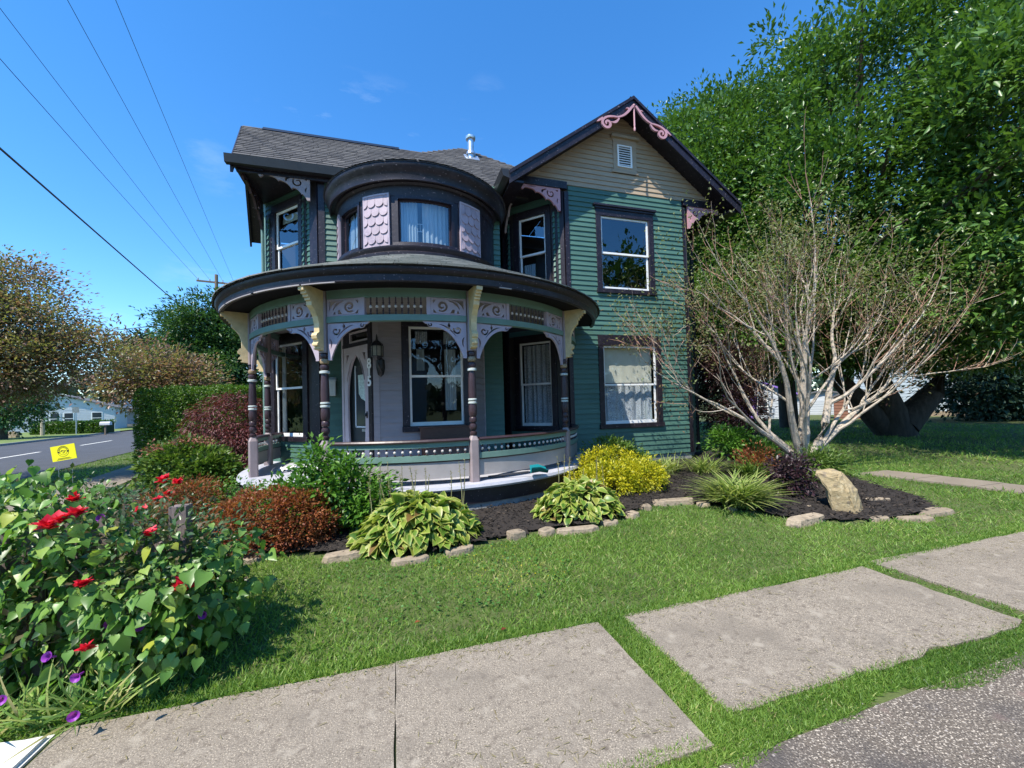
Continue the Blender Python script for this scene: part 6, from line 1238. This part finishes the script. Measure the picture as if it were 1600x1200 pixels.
def grass():
    bedp = BED
    def field(n, x0, x1, y0, y1, dens=None):
        x = rng.uniform(x0, x1, n); y = rng.uniform(y0, y1, n); d = np.hypot(x, y)
        if dens is not None: k = rng.random(n) < dens(x, y, d); x = x[k]; y = y[k]
        return x, y
    def blocked(x, y):
        k = inpoly(x, y, bedp)
        for x0, x1, y0, y1 in ((-1.72, 1.43, 1.66, 2.72), (1.67, 4.31, 1.76, 2.76), (4.53, 7.41, 1.74, 2.84), (7.53, 13.5, 1.72, 2.88), (-6, -1.74, 1.3, 2.72)): k |= (x > x0) & (x < x1) & (y > y0) & (y < y1)
        k |= (y > 2.98) & (y < 5.5) & (x > 10.06-.583*(y-2.98)) & (x < 10.74-.583*(y-2.98)); k |= (np.hypot(x-C[0], y-C[1]) < 3.4) | ((x > -2.9) & (x < 8) & (y > 8.0) & (y < 14)); k |= (y < 1.54+.05*np.sin(x*3.1)+.03*np.sin(x*7.7)-.04*sm(1.5, 4, x)) | ((x < 1.43) & (y < 1.52)) 
        s = (x-S0[0])*U[0]+(y-S0[1])*U[1]; nn = (x-S0[0])*NN[0]+(y-S0[1])*NN[1]; k |= (nn > -.03) | ((nn > -2.92) & (nn < -1.83))
        return k
    X = []; Y = []; S = []
    # lawn near the camera, thinning with distance
    x, y = field(330000, -3.6, 11.5, 2.62, 7.0, lambda x, y, d: np.clip(11/d**1.55, 0, 1)); k = ~blocked(x, y); X.append(x[k]); Y.append(y[k]); S.append(np.full(k.sum(), .046))
    # joints and verge
    x, y = field(60000, -.1, 9.5, 1.45, 2.78, lambda x, y, d: np.clip(2.6/d, 0, 1)); k = ~blocked(x, y); X.append(x[k]); Y.append(y[k]); S.append(np.full(k.sum(), .040))
    x, y = field(12000, 1.40, 1.70, 1.6, 2.8); k = ~blocked(x, y); X.append(x[k]); Y.append(y[k]); S.append(np.full(k.sum(), .034))
    for x0, x1, nb in ((.2, 3.5, 34000), (3.5, 7, 24000)):
        x = rng.uniform(x0, x1, nb); y = 1.44+rng.random(nb)*.34; k = ~blocked(x, y); X.append(x[k]); Y.append(y[k]); S.append(np.full(k.sum(), .034))
    # lawn edge fringe over the slabs
    x = rng.uniform(-1.5, 10, 26000); y = 2.76+.04*sm(1.5, 4, x)+.08*sm(4.4, 7, x)+rng.random(26000)**2*.14; k = ~inpoly(x, y, bedp); X.append(x[k]); Y.append(y[k]); S.append(np.full(k.sum(), .043))
    # far lawn right and left
    x, y = field(90000, 8.2, 26, 3.0, 20, lambda x, y, d: np.clip(9/d, 0, 1)); k = ~blocked(x, y); X.append(x[k]); Y.append(y[k]); S.append(np.full(k.sum(), .085))
    x, y = field(90000, -13, -2.6, 4.5, 24, lambda x, y, d: np.clip(9/d, 0, 1)); k = ~blocked(x, y); X.append(x[k]); Y.append(y[k]); S.append(np.full(k.sum(), .085))
    x = np.concatenate(X); y = np.concatenate(Y); s = np.concatenate(S); n = len(x)
    patch = .5+.5*np.sin(x*1.7+2*np.sin(y*1.3))*np.sin(y*2.1+np.sin(x*2.3))
    z = ground(x, y)-.022+.008*np.sin(x*2.1+y*1.3)*np.sin(y*2.7)*(y > 3)*(y < 14)
    D = rng.normal(size=(n, 3))*[.75, .75, 0]+[0, 0, .85]
    a = rng.random(n)*2*math.pi
    size = s*rng.uniform(.6, 1.45, n)*(.8+.4*patch)
    T = (T_BLADE[0]*np.array([1.5, 1, 1])+np.array([0, 0, 0]), T_BLADE[1], T_BLADE[2])
    big = .5+.5*np.sin(x*.9+1.3*np.sin(y*.7+1))*np.sin(y*1.1+.6*np.sin(x*1.9)); dry = np.exp(-((x-1.0)**2/.25+(y-3.75)**2/.12))+.8*np.exp(-((x-3.4)**2/.5+(y-4.1)**2/.06))
    tint = np.clip(.04+.30*patch+.30*big+.30*dry*rng.random(n)+rng.normal(size=n)*.16+(rng.random(n) < .03+.2*dry)*.55, 0, 1)
    o = leaves('lawn_grass', np.c_[x, y, z], D, np.c_[np.cos(a), np.sin(a), np.full(n, .3)], size, T, L_GRASS, tint=tint); setprops(o, 'short mown green grass of the lawn and verges', 'grass', kind='stuff')
    # clover and small broadleaf weeds
    m = 5200; x = rng.uniform(-1.5, 10, m); y = rng.uniform(2.9, 6.5, m); pt = np.sin(x*1.1+1)*np.sin(y*1.9+.5); k = (~blocked(x, y)) & (pt > .25); x = x[k]; y = y[k]; m = len(x)
    o = leaves('lawn_clover', np.c_[x, y, ground(x, y)+.01+rng.random(m)*.012], sph(m)*[1, 1, .15]+[0, 0, .1], np.tile([0, 0, 1.], (m, 1))+rng.normal(size=(m, 3))*.25, rng.uniform(.02, .04, m), T_ROUND, L_WEED); setprops(o, 'scattered clover leaves low in the front lawn', 'clover', kind='stuff')
    # fallen leaves on the lawn by the walk
    for x, y, lb in ((.70, 2.85, 'small fallen brown leaf on the edge of the sidewalk'), (.1, 3.15, 'larger fallen brown leaf lying in the front lawn')):
        m = 1; o = thing('fallen_leaf', lb, 'leaf', (x, y, gz(x, y)), 'fallen leaves on the lawn'); leaves('blade', [(x, y, gz(x, y)+.018)], [(1, .3, .05)], [(.1, -.15, 1)], .05, T_OVAL, L_SPI, o)
grass()
def litter():
    # dry clippings along slab edges, grit, little yellow lawn flowers
    n = 2600; x = rng.uniform(-1.6, 8, n); e = rng.choice([0, 1], n); y = np.where(e == 0, 2.72-rng.exponential(.10, n), 1.74+rng.exponential(.10, n)); k = (y > 1.7) & (y < 2.74) & ~((x > 1.42) & (x < 1.68)) & ~((x > 4.3) & (x < 4.54)); x = x[k]; y = y[k]; n = len(x)
    o = leaves('dry_clippings', np.c_[x, y, np.full(n, .006)], sph(n)*[1, 1, .08], np.tile([0, 0, 1.], (n, 1))+sph(n)*.2, rng.uniform(.012, .05, n), T_BLADE, L_DRY); setprops(o, 'dry grass clippings scattered along the sidewalk edges', 'clippings', kind='stuff')
    n = 700; x = rng.uniform(.8, 6, n); y = rng.uniform(.5, 1.62, n); T = (np.array([(-.5, -.4, 0), (.5, -.4, 0), (.4, .5, 0), (-.45, .45, 0), (0, 0, .55)], float), np.array([(0, 1, 4), (1, 2, 4), (2, 3, 4), (3, 0, 4)]), np.zeros(5))
    o = leaves('loose_grit', np.c_[x, y, np.full(n, -.012)], np.c_[sph(n)[:, :2], np.zeros(n)], np.tile([0, 0, 1.], (n, 1)), rng.uniform(.004, .014, n), T, tintmat('grit', [(.08, .07, .065), (.3, .27, .24)], .9)); setprops(o, 'loose grit scattered on the chip surfaced street', 'grit', kind='stuff')
    n = 130; x = .9+rng.normal(size=n)*.35; y = 3.9+rng.normal(size=n)*.28; k = ~inpoly(x, y, BED); x = x[k]; y = y[k]; n = len(x)
    o = leaves('lawn_flowers', np.c_[x, y, ground(x, y)+.035], sph(n)*[1, 1, .2], np.tile([0, -.3, 1.], (n, 1)), rng.uniform(.008, .016, n), T_ROUND, L_GOLD); setprops(o, 'tiny yellow flowers dotted in a patch of the front lawn', 'flowers', kind='stuff')
litter()
